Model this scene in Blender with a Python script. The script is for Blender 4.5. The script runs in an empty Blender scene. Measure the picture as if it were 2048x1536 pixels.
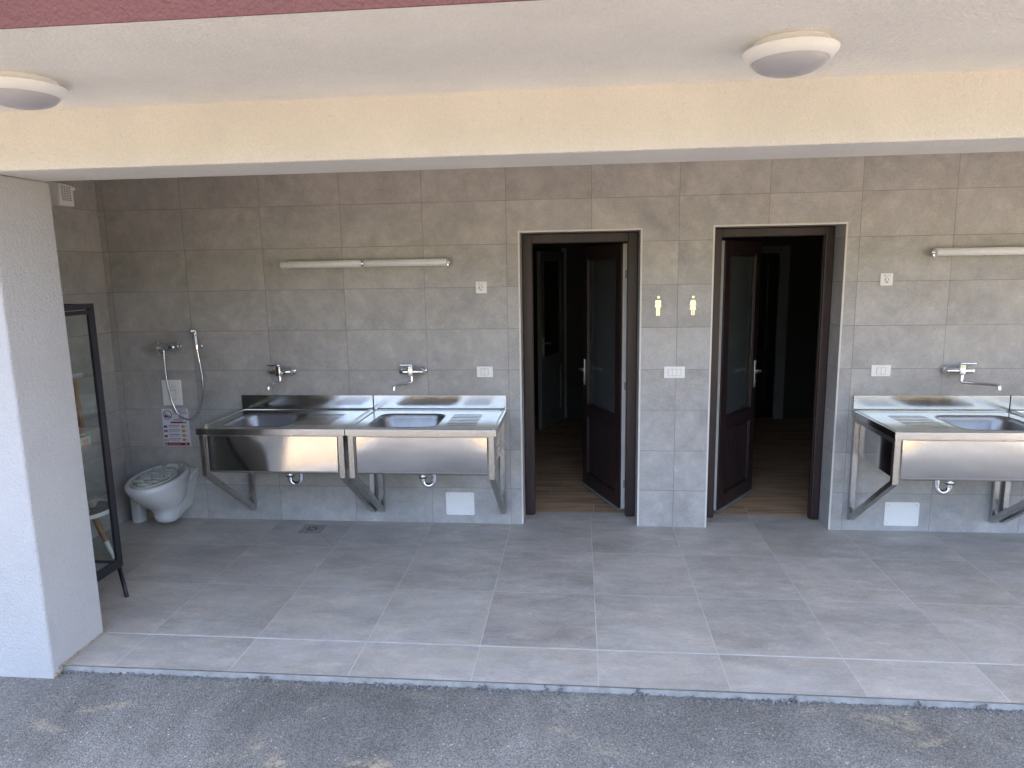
import bpy, bmesh, math, random
from mathutils import Vector, Matrix
random.seed(7)
S = bpy.context.scene
COL = S.collection
PI = math.pi

# ------------------------------------------------------------------ mesh helpers
def merge(bm, src, M=None):
    if M is not None:
        bmesh.ops.transform(src, matrix=M, verts=src.verts)
    me = bpy.data.meshes.new('tmp')
    src.to_mesh(me); src.free()
    bm.from_mesh(me)
    bpy.data.meshes.remove(me)

def box(bm, x0, x1, y0, y1, z0, z1, bev=0.0, seg=2, M=None, mi=0):
    b = bmesh.new()
    bmesh.ops.create_cube(b, size=1.0)
    for v in b.verts:
        v.co = Vector(((x0+x1)/2+v.co.x*(x1-x0), (y0+y1)/2+v.co.y*(y1-y0), (z0+z1)/2+v.co.z*(z1-z0)))
    if bev > 0:
        bmesh.ops.bevel(b, geom=b.edges[:], offset=bev, segments=seg, profile=0.5, affect='EDGES')
    for f in b.faces:
        f.material_index = mi
    merge(bm, b, M)
    return bm

def frame_at(p, d):
    d = d.normalized()
    up = Vector((0, 0, 1)) if abs(d.z) < 0.95 else Vector((1, 0, 0))
    a = d.cross(up).normalized(); b = a.cross(d).normalized()
    return a, b

def tube(bm, pts, r, n=12, cap=True, M=None, mi=0):
    """round tube along a polyline; r number or list"""
    b = bmesh.new()
    P = [Vector(p) for p in pts]
    R = r if isinstance(r, (list, tuple)) else [r]*len(P)
    rings = []
    a = None
    for i, p in enumerate(P):
        d = (P[min(i+1, len(P)-1)]-P[max(i-1, 0)])
        if d.length < 1e-9: d = Vector((0, 0, 1))
        d.normalize()
        if a is None:
            a, bb = frame_at(p, d)
        else:
            a = (a-d*a.dot(d))
            if a.length < 1e-6: a, bb = frame_at(p, d)
            a.normalize(); bb = a.cross(d).normalized()
        bb = d.cross(a).normalized()
        rings.append([b.verts.new(p+a*math.cos(2*PI*k/n)*R[i]+bb*math.sin(2*PI*k/n)*R[i]) for k in range(n)])
    for i in range(len(rings)-1):
        for k in range(n):
            b.faces.new((rings[i][k], rings[i][(k+1) % n], rings[i+1][(k+1) % n], rings[i+1][k]))
    if cap:
        b.faces.new(rings[0][::-1]); b.faces.new(rings[-1])
    bmesh.ops.recalc_face_normals(b, faces=b.faces[:])
    for f in b.faces: f.material_index = mi; f.smooth = True
    merge(bm, b, M)

def lathe(bm, prof, n=32, M=None, mi=0, close=True):
    """prof: list of (r, h) along local z"""
    b = bmesh.new(); rings = []
    for r, h in prof:
        if r < 1e-6:
            rings.append([b.verts.new((0, 0, h))])
        else:
            rings.append([b.verts.new((r*math.cos(2*PI*k/n), r*math.sin(2*PI*k/n), h)) for k in range(n)])
    for i in range(len(rings)-1):
        A, B = rings[i], rings[i+1]
        for k in range(n):
            if len(A) == 1 and len(B) == 1: continue
            if len(A) == 1: b.faces.new((A[0], B[k], B[(k+1) % n]))
            elif len(B) == 1: b.faces.new((A[k], A[(k+1) % n], B[0]))
            else: b.faces.new((A[k], A[(k+1) % n], B[(k+1) % n], B[k]))
    if close and len(rings[0]) > 1: b.faces.new(rings[0][::-1])
    if close and len(rings[-1]) > 1: b.faces.new(rings[-1])
    bmesh.ops.recalc_face_normals(b, faces=b.faces[:])
    for f in b.faces: f.material_index = mi; f.smooth = True
    merge(bm, b, M)

def prism(bm, pts2, d0, d1, plane='xz', bev=0.0, mi=0, M=None):
    """polygon (convex or not) extruded; plane xz -> along y, yz -> along x, xy -> along z"""
    def co(p, d):
        if plane == 'xz': return Vector((p[0], d, p[1]))
        if plane == 'yz': return Vector((d, p[0], p[1]))
        return Vector((p[0], p[1], d))
    b = bmesh.new()
    A = [b.verts.new(co(p, d0)) for p in pts2]; B = [b.verts.new(co(p, d1)) for p in pts2]
    n = len(pts2)
    b.faces.new(A); b.faces.new(B[::-1])
    for i in range(n):
        b.faces.new((A[i], B[i], B[(i+1) % n], A[(i+1) % n]))
    bmesh.ops.recalc_face_normals(b, faces=b.faces[:])
    if bev: bmesh.ops.bevel(b, geom=b.edges[:], offset=bev, segments=1, affect='EDGES')
    for f in b.faces: f.material_index = mi
    merge(bm, b, M)

def ring_prism(bm, outer, inner, d0, d1, plane='yz', bev=0.0, mi=0):
    def co(p, d):
        if plane == 'xz': return Vector((p[0], d, p[1]))
        if plane == 'yz': return Vector((d, p[0], p[1]))
        return Vector((p[0], p[1], d))
    b = bmesh.new(); n = len(outer)
    V = [[b.verts.new(co(p, d)) for p in L] for d in (d0, d1) for L in (outer, inner)]
    o0, i0, o1, i1 = V
    for k in range(n):
        j = (k+1) % n
        b.faces.new((o0[k], o0[j], i0[j], i0[k])); b.faces.new((o1[k], i1[k], i1[j], o1[j]))
        b.faces.new((o0[k], o1[k], o1[j], o0[j])); b.faces.new((i0[k], i0[j], i1[j], i1[k]))
    bmesh.ops.recalc_face_normals(b, faces=b.faces[:])
    if bev: bmesh.ops.bevel(b, geom=b.edges[:], offset=bev, segments=2, affect='EDGES')
    for f in b.faces: f.material_index = mi
    merge(bm, b)

def rrect(x0, x1, y0, y1, r, n=6):
    out = []
    for cx, cy, a0 in ((x1-r, y1-r, 0), (x0+r, y1-r, PI/2), (x0+r, y0+r, PI), (x1-r, y0+r, 1.5*PI)):
        for k in range(n+1):
            a = a0+PI/2*k/n
            out.append((cx+r*math.cos(a), cy+r*math.sin(a)))
    return out

def text_into(bm, s, x, z, size, y, mi=0, width=None, rot=0.0):
    cu = bpy.data.curves.new('t', 'FONT'); cu.body = s; cu.size = size; cu.extrude = 0.0002; cu.align_x = 'LEFT'
    o = bpy.data.objects.new('t', cu); COL.objects.link(o)
    dg = bpy.context.evaluated_depsgraph_get()
    me = bpy.data.meshes.new_from_object(o.evaluated_get(dg))
    b = bmesh.new(); b.from_mesh(me)
    if width:
        xs = [v.co.x for v in b.verts]; w = max(xs)-min(xs)
        for v in b.verts: v.co.x = (v.co.x-min(xs))*width/w
    for f in b.faces: f.material_index = mi
    M = Matrix.Translation((x, y, z)) @ Matrix.Rotation(PI/2, 4, 'X')
    merge(bm, b, M)
    bpy.data.objects.remove(o); bpy.data.curves.remove(cu); bpy.data.meshes.remove(me)

# ------------------------------------------------------------------ object helpers
def thing(name, label, cat, loc=(0, 0, 0), group=None):
    o = bpy.data.objects.new(name, None); COL.objects.link(o)
    o.location = loc; o.empty_display_size = 0.1
    o['label'] = label; o['category'] = cat
    if group: o['group'] = group
    return o

def wloc(o):
    v = Vector((0, 0, 0))
    while o is not None:
        v += o.location; o = o.parent
    return v

def obj(name, bm, mat, parent=None, smooth=None, label=None):
    """mesh given in world coordinates; links as ONE object, child of parent"""
    if parent is not None:
        bmesh.ops.translate(bm, verts=bm.verts, vec=-wloc(parent))
    me = bpy.data.meshes.new(name)
    if smooth is not None:
        for f in bm.faces: f.smooth = True
    bm.normal_update()
    bm.to_mesh(me); bm.free()
    for m in (mat if isinstance(mat, (list, tuple)) else [mat]): me.materials.append(m)
    if smooth is not None:
        me.set_sharp_from_angle(angle=math.radians(smooth))
    o = bpy.data.objects.new(name, me); COL.objects.link(o)
    o.parent = parent
    if label: o['label'] = label
    return o

def struct(name, bm, mat):
    o = obj(name, bm, mat); o['kind'] = 'structure'; return o

def BM(): return bmesh.new()
def BOX(*a, **k): return box(bmesh.new(), *a, **k)

# ------------------------------------------------------------------ material helpers
class NT:
    def __init__(s, name):
        s.m = bpy.data.materials.new(name); s.m.use_nodes = True
        s.t = s.m.node_tree; s.n = s.t.nodes; s.l = s.t.links
        s.b = s.n['Principled BSDF']
    def node(s, typ, **kw):
        o = s.n.new(typ)
        for k, v in kw.items():
            if k == 'inp':
                for kk, vv in v.items():
                    s.put(o.inputs[kk], vv)
            else: setattr(o, k, v)
        return o
    def put(s, sock, v):
        if isinstance(v, bpy.types.NodeSocket): s.l.new(v, sock)
        else: sock.default_value = v
    def math(s, op, a, b=None, c=None):
        o = s.n.new('ShaderNodeMath'); o.operation = op
        s.put(o.inputs[0], a)
        if b is not None: s.put(o.inputs[1], b)
        if c is not None: s.put(o.inputs[2], c)
        return o.outputs[0]
    def mix(s, f, a, b, blend='MIX'):
        o = s.n.new('ShaderNodeMix'); o.data_type = 'RGBA'; o.blend_type = blend
        s.put(o.inputs[0], f)
        for i, v in ((6, a), (7, b)):
            if not isinstance(v, bpy.types.NodeSocket) and len(v) == 3: v = (*v, 1)
            s.put(o.inputs[i], v)
        return o.outputs[2]
    def coord(s): 
        return s.node('ShaderNodeTexCoord').outputs['Object']
    def noise(s, vec, scale, detail=4, rough=0.5, dist=0.0):
        o = s.node('ShaderNodeTexNoise'); s.put(o.inputs['Vector'], vec)
        o.inputs['Scale'].default_value = scale; o.inputs['Detail'].default_value = detail
        o.inputs['Roughness'].default_value = rough; o.inputs['Distortion'].default_value = dist
        return o.outputs['Fac']
    def ramp(s, f, lo, hi, a=0.0, b=1.0):
        o = s.node('ShaderNodeMapRange'); o.clamp = True
        s.put(o.inputs[0], f)
        for i, v in ((1, lo), (2, hi), (3, a), (4, b)): o.inputs[i].default_value = v
        return o.outputs[0]
    def scale(s, vec, sc):
        o = s.node('ShaderNodeMapping'); s.put(o.inputs['Vector'], vec)
        o.inputs['Scale'].default_value = sc
        return o.outputs[0]
    def bump(s, h, strength, dist, normal=None):
        o = s.node('ShaderNodeBump'); s.put(o.inputs['Height'], h)
        o.inputs['Strength'].default_value = strength; o.inputs['Distance'].default_value = dist
        if normal is not None: s.put(o.inputs['Normal'], normal)
        return o.outputs[0]
    def set(s, **kw):
        for k, v in kw.items():
            k = {'col': 'Base Color', 'rough': 'Roughness', 'metal': 'Metallic', 'nor': 'Normal', 'spec': 'Specular IOR Level',
                 'trans': 'Transmission Weight', 'ior': 'IOR', 'coat': 'Coat Weight', 'coatr': 'Coat Roughness', 'alpha': 'Alpha'}[k]
            if k == 'Base Color' and not isinstance(v, bpy.types.NodeSocket): v = (*v, 1)
            s.put(s.b.inputs[k], v)
        return s.m

def plain(name, col, rough=0.5, metal=0.0, var=0.06, scale=30, bumpd=0.0, **kw):
    t = NT(name); c = t.coord()
    n = t.noise(c, scale, 5, 0.6)
    f = t.ramp(n, 0.3, 0.7, 1-var, 1+var)
    col2 = t.mix(1.0, col, t.node('ShaderNodeCombineColor', inp={0: f, 1: f, 2: f}).outputs[0], 'MULTIPLY')
    r = t.ramp(t.noise(c, scale*2.3, 4), 0.3, 0.7, max(0.02, rough-0.06), rough+0.06)
    t.set(col=col2, rough=r, metal=metal, **kw)
    if bumpd: t.set(nor=t.bump(t.noise(c, scale*6, 3), 0.4, bumpd))
    return t.m

def tile(name, mode, Tu, Tv, u0, v0, base, warm, grout, gw, rough, amp=1.0, stretch=(1, 1, 1), stagger=False, gvis=(1, 1)):
    t = NT(name); c = t.coord()
    sep = t.node('ShaderNodeSeparateXYZ', inp={0: c})
    X, Y, Z = sep.outputs
    if mode == 'wall':
        nx = t.node('ShaderNodeSeparateXYZ', inp={0: t.node('ShaderNodeNewGeometry').outputs['True Normal']}).outputs[0]
        isx = t.math('GREATER_THAN', t.math('ABSOLUTE', nx), 0.5)
        u = t.math('ADD', t.math('MULTIPLY', X, t.math('SUBTRACT', 1.0, isx)), t.math('MULTIPLY', Y, isx)); v = Z
    else: u, v = X, Y
    V = t.math('DIVIDE', t.math('SUBTRACT', v, v0), Tv)
    iv = t.math('FLOOR', V); fv = t.math('FRACT', V)
    U = t.math('DIVIDE', t.math('SUBTRACT', u, u0), Tu)
    if stagger:
        off = t.node('ShaderNodeTexWhiteNoise', noise_dimensions='1D', inp={'W': iv}).outputs['Value']
        U = t.math('ADD', U, off)
    iu = t.math('FLOOR', U); fu = t.math('FRACT', U)
    du = t.math('MULTIPLY', t.math('SUBTRACT', 0.5, t.math('ABSOLUTE', t.math('SUBTRACT', fu, 0.5))), Tu)
    dv = t.math('MULTIPLY', t.math('SUBTRACT', 0.5, t.math('ABSOLUTE', t.math('SUBTRACT', fv, 0.5))), Tv)
    gu = t.ramp(du, gw*0.35, gw*0.65, gvis[0], 0.0); gv = t.ramp(dv, gw*0.35, gw*0.65, gvis[1], 0.0)
    g = t.math('MAXIMUM', gu, gv)
    # joints fade unevenly along their length
    g = t.math('MULTIPLY', g, t.ramp(t.noise(c, 1.7, 3), 0.3, 0.62, 0.45, 1.0))
    idv = t.node('ShaderNodeCombineXYZ', inp={0: iu, 1: iv, 2: 3.3}).outputs[0]
    wn = t.node('ShaderNodeTexWhiteNoise', noise_dimensions='3D', inp={'Vector': idv})
    offv = t.node('ShaderNodeVectorMath', operation='SCALE', inp={0: wn.outputs['Color'], 'Scale': 23.0}).outputs[0]
    p = t.node('ShaderNodeVectorMath', operation='ADD', inp={0: t.scale(c, stretch), 1: offv}).outputs[0]
    n1 = t.noise(p, 2.6, 9, 0.68, 0.35); n2 = t.noise(p, 11.0, 8, 0.7, 0.2); n3 = t.noise(p, 95.0, 3, 0.7); n4 = t.noise(p, 5.0, 6, 0.6)
    spots = t.ramp(n2, 0.56, 0.7, 0.0, 1.0)
    f = t.math('ADD', t.ramp(n1, 0.3, 0.7, -0.15*amp, 0.15*amp), t.ramp(n2, 0.3, 0.7, -0.09*amp, 0.09*amp))
    f = t.math('ADD', f, t.ramp(n3, 0.25, 0.75, -0.10*amp, 0.10*amp))
    f = t.math('ADD', f, t.math('MULTIPLY', t.math('SUBTRACT', wn.outputs['Value'], 0.5), 0.08*amp))
    f = t.math('ADD', f, t.math('MULTIPLY', spots, 0.07*amp))
    f = t.math('ADD', f, t.ramp(t.noise(c, 1.6, 9, 0.72, 0.6), 0.60, 0.75, 0.0, 0.16))
    f = t.math('SUBTRACT', f, t.ramp(t.noise(t.scale(c, (1.2, 0.9, 1.1)), 1.1, 8, 0.7, 0.5), 0.58, 0.74, 0.0, 0.14))
    f = t.math('ADD', f, 1.0)
    col = t.mix(t.ramp(n4, 0.42, 0.62, 0.0, 1.0), base, warm)
    gray = t.node('ShaderNodeCombineColor', inp={0: f, 1: f, 2: f}).outputs[0]
    col = t.mix(1.0, col, gray, 'MULTIPLY')
    col = t.mix(g, col, grout)
    rg = t.math('ADD', t.ramp(n2, 0.3, 0.7, rough-0.08, rough+0.1), t.math('MULTIPLY', g, 0.2))
    h = t.math('ADD', t.math('MULTIPLY', n3, 0.35), t.math('ADD', t.math('MULTIPLY', n2, 0.5), t.math('MULTIPLY', g, -1.2)))
    t.set(col=col, rough=rg, nor=t.bump(h, 0.28, 0.0016), spec=0.45)
    return t

def stucco(name, col, grain=135.0, var=0.05, strength=0.8):
    t = NT(name); c = t.coord()
    n = t.noise(c, grain, 3, 0.6); n2 = t.noise(c, grain*0.35, 3, 0.6); n3 = t.noise(c, 2.2, 6, 0.6)
    v = t.node('ShaderNodeTexVoronoi', inp={'Vector': c, 'Scale': grain*0.55}).outputs['Distance']
    h = t.math('ADD', t.math('ADD', n, t.math('MULTIPLY', v, -0.7)), t.math('MULTIPLY', n2, 0.9))
    pit = t.ramp(t.noise(c, 45, 2), 0.735, 0.76, 0.0, 0.35)
    f = t.math('ADD', t.ramp(n3, 0.3, 0.7, 1-var, 1+var), t.ramp(n, 0.3, 0.7, -0.05, 0.05))
    f = t.math('SUBTRACT', f, t.math('MULTIPLY', pit, 0.4))
    col2 = t.mix(1.0, col, t.node('ShaderNodeCombineColor', inp={0: f, 1: f, 2: f}).outputs[0], 'MULTIPLY')
    t.set(col=col2, rough=0.9, spec=0.2, nor=t.bump(h, strength, 0.0045))
    return t.m

def steel(name, col, rough, stretch, amt=0.03, smear=0.05):
    t = NT(name); c = t.coord()
    br = t.noise(t.scale(c, stretch), 1.0, 4, 0.6)
    sm = t.noise(c, 9.0, 5, 0.65)
    r = t.math('ADD', t.ramp(br, 0.3, 0.7, rough-0.03, rough+0.04), t.ramp(sm, 0.42, 0.68, 0.0, smear))
    f = t.ramp(sm, 0.35, 0.7, 1.0, 0.93)
    col2 = t.mix(1.0, col, t.node('ShaderNodeCombineColor', inp={0: f, 1: f, 2: f}).outputs[0], 'MULTIPLY')
    t.set(col=col2, metal=1.0, rough=r, nor=t.bump(br, amt, 0.001))
    return t.m

H = 0.279
M = {}
M['wall'] = tile('wall_tile', 'wall', 0.602, 0.301, 0, H, (0.408, 0.402, 0.397), (0.425, 0.412, 0.396), (0.170, 0.162, 0.154), 0.0032, 0.46, 1.25).m
M['floor'] = tile('floor_tile', 'floor', 0.602, 0.602, 0, -0.5022, (0.425, 0.402, 0.362), (0.448, 0.412, 0.352), (0.60, 0.58, 0.53), 0.0046, 0.42, 1.5, (0.55, 1.2, 1)).m
M['shaded_room_tile'] = tile('shaded_room_tile', 'wall', 0.602, 0.301, 0, H, (0.040, 0.038, 0.037), (0.046, 0.042, 0.038), (0.025, 0.025, 0.025), 0.003, 0.6, 0.8).m  # grey wall tile again, the rooms' darkness put into its colour
M['wood'] = tile('wood_look_tile', 'floor', 1.2, 0.196, 0.13, 0.283, (0.54, 0.36, 0.215), (0.31, 0.20, 0.115), (0.70, 0.60, 0.46), 0.0045, 0.42, 1.5, (0.5, 7, 1), True).m
M['stucco'] = stucco('white_stucco', (0.86, 0.855, 0.83))
M['stucco_cream'] = stucco('cream_stucco', (0.77, 0.755, 0.725))
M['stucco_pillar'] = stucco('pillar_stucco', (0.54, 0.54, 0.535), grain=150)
M['red'] = stucco('red_stucco', (0.185, 0.082, 0.070), grain=120, strength=1.0)
M['steel'] = steel('brushed_steel', (0.58, 0.575, 0.56), 0.145, (3, 260, 260))
M['steel_v'] = steel('brushed_steel_frame', (0.56, 0.55, 0.535), 0.27, (260, 260, 4))
M['steel_panel'] = steel('polished_steel_sheet', (0.60, 0.595, 0.585), 0.085, (160, 160, 3), 0.012, 0.03)
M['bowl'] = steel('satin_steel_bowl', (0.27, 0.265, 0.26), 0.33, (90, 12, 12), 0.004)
M['chrome'] = plain('chrome', (0.72, 0.73, 0.75), 0.07, 1.0, 0.03)
M['grey_plastic'] = plain('grey_plastic', (0.30, 0.31, 0.33), 0.4)
M['white_plastic'] = plain('white_plastic', (0.88, 0.88, 0.86), 0.35, var=0.02)
M['dim_pvc'] = plain('shaded_white_pvc', (0.27, 0.28, 0.29), 0.4, var=0.03)  # white pvc with the dimness of the dark rooms put into its colour
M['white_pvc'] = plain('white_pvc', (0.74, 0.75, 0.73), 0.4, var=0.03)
M['edge_trim'] = plain('tile_edge_trim', (0.70, 0.68, 0.63), 0.45, var=0.03)
M['ceramic'] = plain('white_ceramic', (0.66, 0.68, 0.70), 0.12, var=0.015, coat=0.5, coatr=0.05)
M['grate'] = plain('pale_green_plastic', (0.44, 0.47, 0.42), 0.25, var=0.08)
M['black'] = plain('black_metal', (0.022, 0.022, 0.028), 0.42, var=0.1)
M['dark'] = plain('dark_hole', (0.012, 0.012, 0.012), 0.7)
M['rubber'] = plain('grey_rubber', (0.22, 0.23, 0.24), 0.5)
M['grout_light'] = plain('pale_grout', (0.55, 0.545, 0.52), 0.8, var=0.15, scale=8)
M['tar'] = plain('tar_crumbs', (0.19, 0.19, 0.185), 0.8, var=0.5, scale=60)
M['concrete'] = plain('kerb_concrete', (0.34, 0.335, 0.315), 0.85, var=0.22, scale=16, bumpd=0.004)
M['alu'] = plain('aluminium_profile', (0.55, 0.55, 0.55), 0.35, 0.9)
M['mortar'] = plain('beige_mortar', (0.33, 0.28, 0.21), 0.9, var=0.2, bumpd=0.004)
M['gold'] = plain('gold_metal', (0.95, 0.90, 0.76), 0.22, 1.0, 0.04)
M['drain'] = plain('drain_metal', (0.36, 0.35, 0.32), 0.5, 0.5, 0.2)
M['lamp_ring'] = plain('lamp_white', (0.84, 0.86, 0.89), 0.4, var=0.02)
M['lamp_glass'] = plain('opal_diffuser', (0.44, 0.445, 0.50), 0.35, var=0.02)
M['opal_tube'] = plain('opal_tube', (0.78, 0.80, 0.83), 0.3, var=0.02)
M['paper'] = plain('paper', (0.74, 0.73, 0.78), 0.6, var=0.02)
M['ink'] = plain('black_ink', (0.03, 0.025, 0.045), 0.6)
M['ink_grey'] = plain('grey_ink', (0.25, 0.24, 0.30), 0.6)
M['ink_red'] = plain('red_ink', (0.25, 0.035, 0.05), 0.6)
M['ink_blue'] = plain('blue_ink', (0.04, 0.05, 0.20), 0.6)
M['ink_yellow'] = plain('yellow_ink', (0.55, 0.33, 0.07), 0.6)
M['tabletop'] = plain('grey_tabletop', (0.16, 0.155, 0.15), 0.5, var=0.2, scale=18)
M['light_wood'] = plain('light_wood', (0.36, 0.19, 0.09), 0.5, var=0.2, scale=12)
M['teal_paper'] = plain('pale_teal_card', (0.42, 0.50, 0.48), 0.6)
M['red_paper'] = plain('salmon_card', (0.55, 0.25, 0.20), 0.6)
M['green_paper'] = plain('green_card', (0.16, 0.32, 0.17), 0.6)
M['linen'] = plain('linen', (0.45, 0.40, 0.36), 0.9, bumpd=0.002)
M['marble'] = plain('pale_marble', (0.52, 0.54, 0.55), 0.3, var=0.2, scale=7)

# dark wood foil of the doors
t = NT('mahogany_foil'); c = t.coord()
g = t.noise(t.scale(c, (34, 34, 1.2)), 1.0, 5, 0.6, 0.3)
t.set(col=t.mix(t.ramp(g, 0.3, 0.7), (0.017, 0.0095, 0.0105), (0.040, 0.023, 0.023)), rough=0.38, nor=t.bump(g, 0.1, 0.001)); M['mahogany'] = t.m
t = NT('mahogany_foil_grooved'); c = t.coord()
g = t.noise(t.scale(c, (34, 34, 1.2)), 1.0, 5, 0.6, 0.3)
t.set(col=t.mix(t.ramp(g, 0.3, 0.7), (0.012, 0.006, 0.0075), (0.024, 0.012, 0.013)), rough=0.42); M['mahogany_panel'] = t.m
# frosted dark glass
t = NT('frosted_glass'); c = t.coord()
t.set(col=(0.60, 0.68, 0.70), rough=t.ramp(t.noise(c, 60, 3), 0.3, 0.7, 0.10, 0.2), trans=0.92, ior=1.46); M['frosted'] = t.m
# clear cabinet glass
t = NT('clear_glass')
lw = t.math('ADD', 0.035, t.math('MULTIPLY', 0.9, t.math('POWER', t.node('ShaderNodeLayerWeight', inp={'Blend': 0.5}).outputs['Facing'], 5.0)))
tr = t.node('ShaderNodeBsdfTransparent', inp={0: (0.93, 0.95, 0.94, 1)}); gl = t.node('ShaderNodeBsdfGlossy', inp={'Roughness': 0.02})
ms = t.node('ShaderNodeMixShader'); t.put(ms.inputs[0], lw); t.l.new(tr.outputs[0], ms.inputs[1]); t.l.new(gl.outputs[0], ms.inputs[2])
t.l.new(ms.outputs[0], t.n['Material Output'].inputs[0]); M['glass'] = t.m
# asphalt
t = NT('asphalt'); c = t.coord()
wp = t.node('ShaderNodeVectorMath', operation='ADD', inp={0: c, 1: t.node('ShaderNodeVectorMath', operation='SCALE', inp={0: t.node('ShaderNodeTexNoise', inp={'Vector': c, 'Scale': 60.0}).outputs['Color'], 'Scale': 0.008}).outputs[0]}).outputs[0]
vo = t.node('ShaderNodeTexVoronoi', inp={'Vector': wp, 'Scale': 150.0})
vs = t.node('ShaderNodeSeparateColor', inp={0: vo.outputs['Color']}).outputs
vo2 = t.node('ShaderNodeTexVoronoi', inp={'Vector': c, 'Scale': 330.0})
v2 = t.node('ShaderNodeSeparateColor', inp={0: vo2.outputs['Color']}).outputs
val = t.math('ADD', t.ramp(vs[0], 0, 1, 0.20, 0.30), t.ramp(v2[0], 0, 1, -0.045, 0.05))
val = t.math('ADD', val, t.ramp(vs[1], 0.988, 0.996, 0.0, 0.30))
big = t.noise(c, 0.9, 7, 0.66, 0.8); mid = t.noise(c, 5.0, 6, 0.65, 0.5)
val = t.math('MULTIPLY', val, t.ramp(big, 0.36, 0.62, 0.72, 1.16))
val = t.math('MULTIPLY', val, t.ramp(mid, 0.3, 0.7, 0.88, 1.10))
val = t.math('MULTIPLY', val, t.ramp(vo.outputs['Distance'], 0.3, 0.8, 1.06, 0.62))
cc = t.node('ShaderNodeCombineColor', inp={0: t.math('MULTIPLY', val, 1.03), 1: val, 2: t.math('MULTIPLY', val, 0.90)}).outputs[0]
sd = t.noise(t.scale(c, (1.0, 1.7, 1)), 1.9, 5, 0.62, 0.5)
sand = t.math('MULTIPLY', t.ramp(sd, 0.585, 0.66, 0.0, 0.7), t.ramp(t.noise(c, 48, 4, 0.75), 0.42, 0.58))
cc = t.mix(sand, cc, (0.50, 0.43, 0.28))
t.set(col=cc, rough=0.88, spec=0.3, nor=t.bump(t.math('ADD', t.math('MULTIPLY', vo.outputs['Distance'], -1.0), t.math('MULTIPLY', t.noise(c, 420, 2), 0.5)), 0.7, 0.005)); M['asphalt'] = t.m
# dry gravel ground out in the sun
t = NT('dry_gravel'); c = t.coord()
vo = t.node('ShaderNodeTexVoronoi', inp={'Vector': c, 'Scale': 40.0})
vs = t.node('ShaderNodeSeparateColor', inp={0: vo.outputs['Color']}).outputs
f = t.math('ADD', t.ramp(vs[0], 0, 1, 0.75, 1.15), t.ramp(t.noise(c, 0.5, 6), 0.3, 0.7, -0.15, 0.15))
t.set(col=t.mix(1.0, (0.092, 0.071, 0.048), t.node('ShaderNodeCombineColor', inp={0: f, 1: f, 2: f}).outputs[0], 'MULTIPLY'), rough=0.95, nor=t.bump(vo.outputs['Distance'], 0.5, 0.01)); M['gravel'] = t.m
t = NT('added_wooded_hill'); c = t.coord()
g = t.noise(c, 0.35, 7, 0.7)
t.set(col=t.mix(t.ramp(g, 0.35, 0.65), (0.030, 0.040, 0.022), (0.072, 0.080, 0.050)), rough=0.95, spec=0.1, nor=t.bump(g, 1.0, 1.2)); M['added_hill'] = t.m
# slats of the door panel, cut as shallow relief
SL = 0.00815
def fz(y): return SL*y if y < 0 else 0.0

# ------------------------------------------------------------------ ground, floor
b = BM(); v = [b.verts.new(p) for p in ((-150, -150, -0.06), (150, -150, -0.06), (150, 60, -0.06), (-150, 60, -0.06))]; b.faces.new(v)
struct('ground', b, M['gravel'])
b = BM()
nx, ny = 60, 26
gv = [[b.verts.new((-14+28*i/nx, -1.95-3.40*j/ny, -0.050+(0 if j < 2 else 0.003*math.sin(i*1.3+j)*math.cos(j*0.8+i*0.37)))) for j in range(ny+1)] for i in range(nx+1)]
for i in range(nx):
    for j in range(ny): b.faces.new((gv[i][j], gv[i][j+1], gv[i+1][j+1], gv[i+1][j]))
struct('asphalt', b, M['asphalt'])
b = BM(); nx, ny = 90, 24
def hz(x, y):
    t_ = min(1.0, max(0.0, (-y-38)/55)); t_ = t_*t_*(3-2*t_)
    return -0.3+t_*(19.0+3.5*math.sin(x*0.031)+1.6*math.sin(x*0.083+1.2)+0.5*math.sin(x*0.4+y*0.3)+0.5*math.sin(x*0.7-y*0.5))
gv = [[b.verts.new((-180+360*i/nx, -36-80*j/ny, hz(-180+360*i/nx, -36-80*j/ny))) for j in range(ny+1)] for i in range(nx+1)]
for i in range(nx):
    for j in range(ny): b.faces.new((gv[i][j], gv[i][j+1], gv[i+1][j+1], gv[i+1][j]))
struct('added_hills', b, M['added_hill'])  # unseen ridge added to block the bright low sky in steel reflections
# crumbs of asphalt along the kerb
b = BM()
for k in range(1000):
    x = random.uniform(-2.1, 3.4); cl = 0.5+0.5*math.sin(x*7.3+1.1)*math.sin(x*3.1)
    y = -2.0225-abs(random.gauss(0, 0.016)); r = random.uniform(0.0025, 0.0055+0.004*cl)
    q = bmesh.new(); bmesh.ops.create_icosphere(q, subdivisions=1, radius=r)
    for vv in q.verts: vv.co *= random.uniform(0.7, 1.2)
    merge(b, q, Matrix.Translation((x, y, -0.050+r*0.45+0.006*cl*random.random()*(y > -2.03))))
for xx, w_ in ((0.055, 0.05), (0.42, 0.03), (0.36, 0.018), (0.79, 0.035), (1.48, 0.03), (2.02, 0.03), (2.28, 0.045), (-1.02, 0.05)):
    for k in range(14):
        r = random.uniform(0.003, 0.0075); q = bmesh.new(); bmesh.ops.create_icosphere(q, subdivisions=1, radius=r)
        for vv in q.verts: vv.co *= random.uniform(0.7, 1.2)
        merge(b, q, Matrix.Translation((xx+random.uniform(-w_, w_)/2, -2.0235+random.uniform(-0.004, 0.002), -0.046+abs(random.gauss(0, 0.011)))))
o = obj('asphalt_crumbs', b, M['tar']); o['kind'] = 'stuff'; o['label'] = 'loose dark asphalt crumbs along the kerb edge'; o['category'] = 'gravel'
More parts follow.
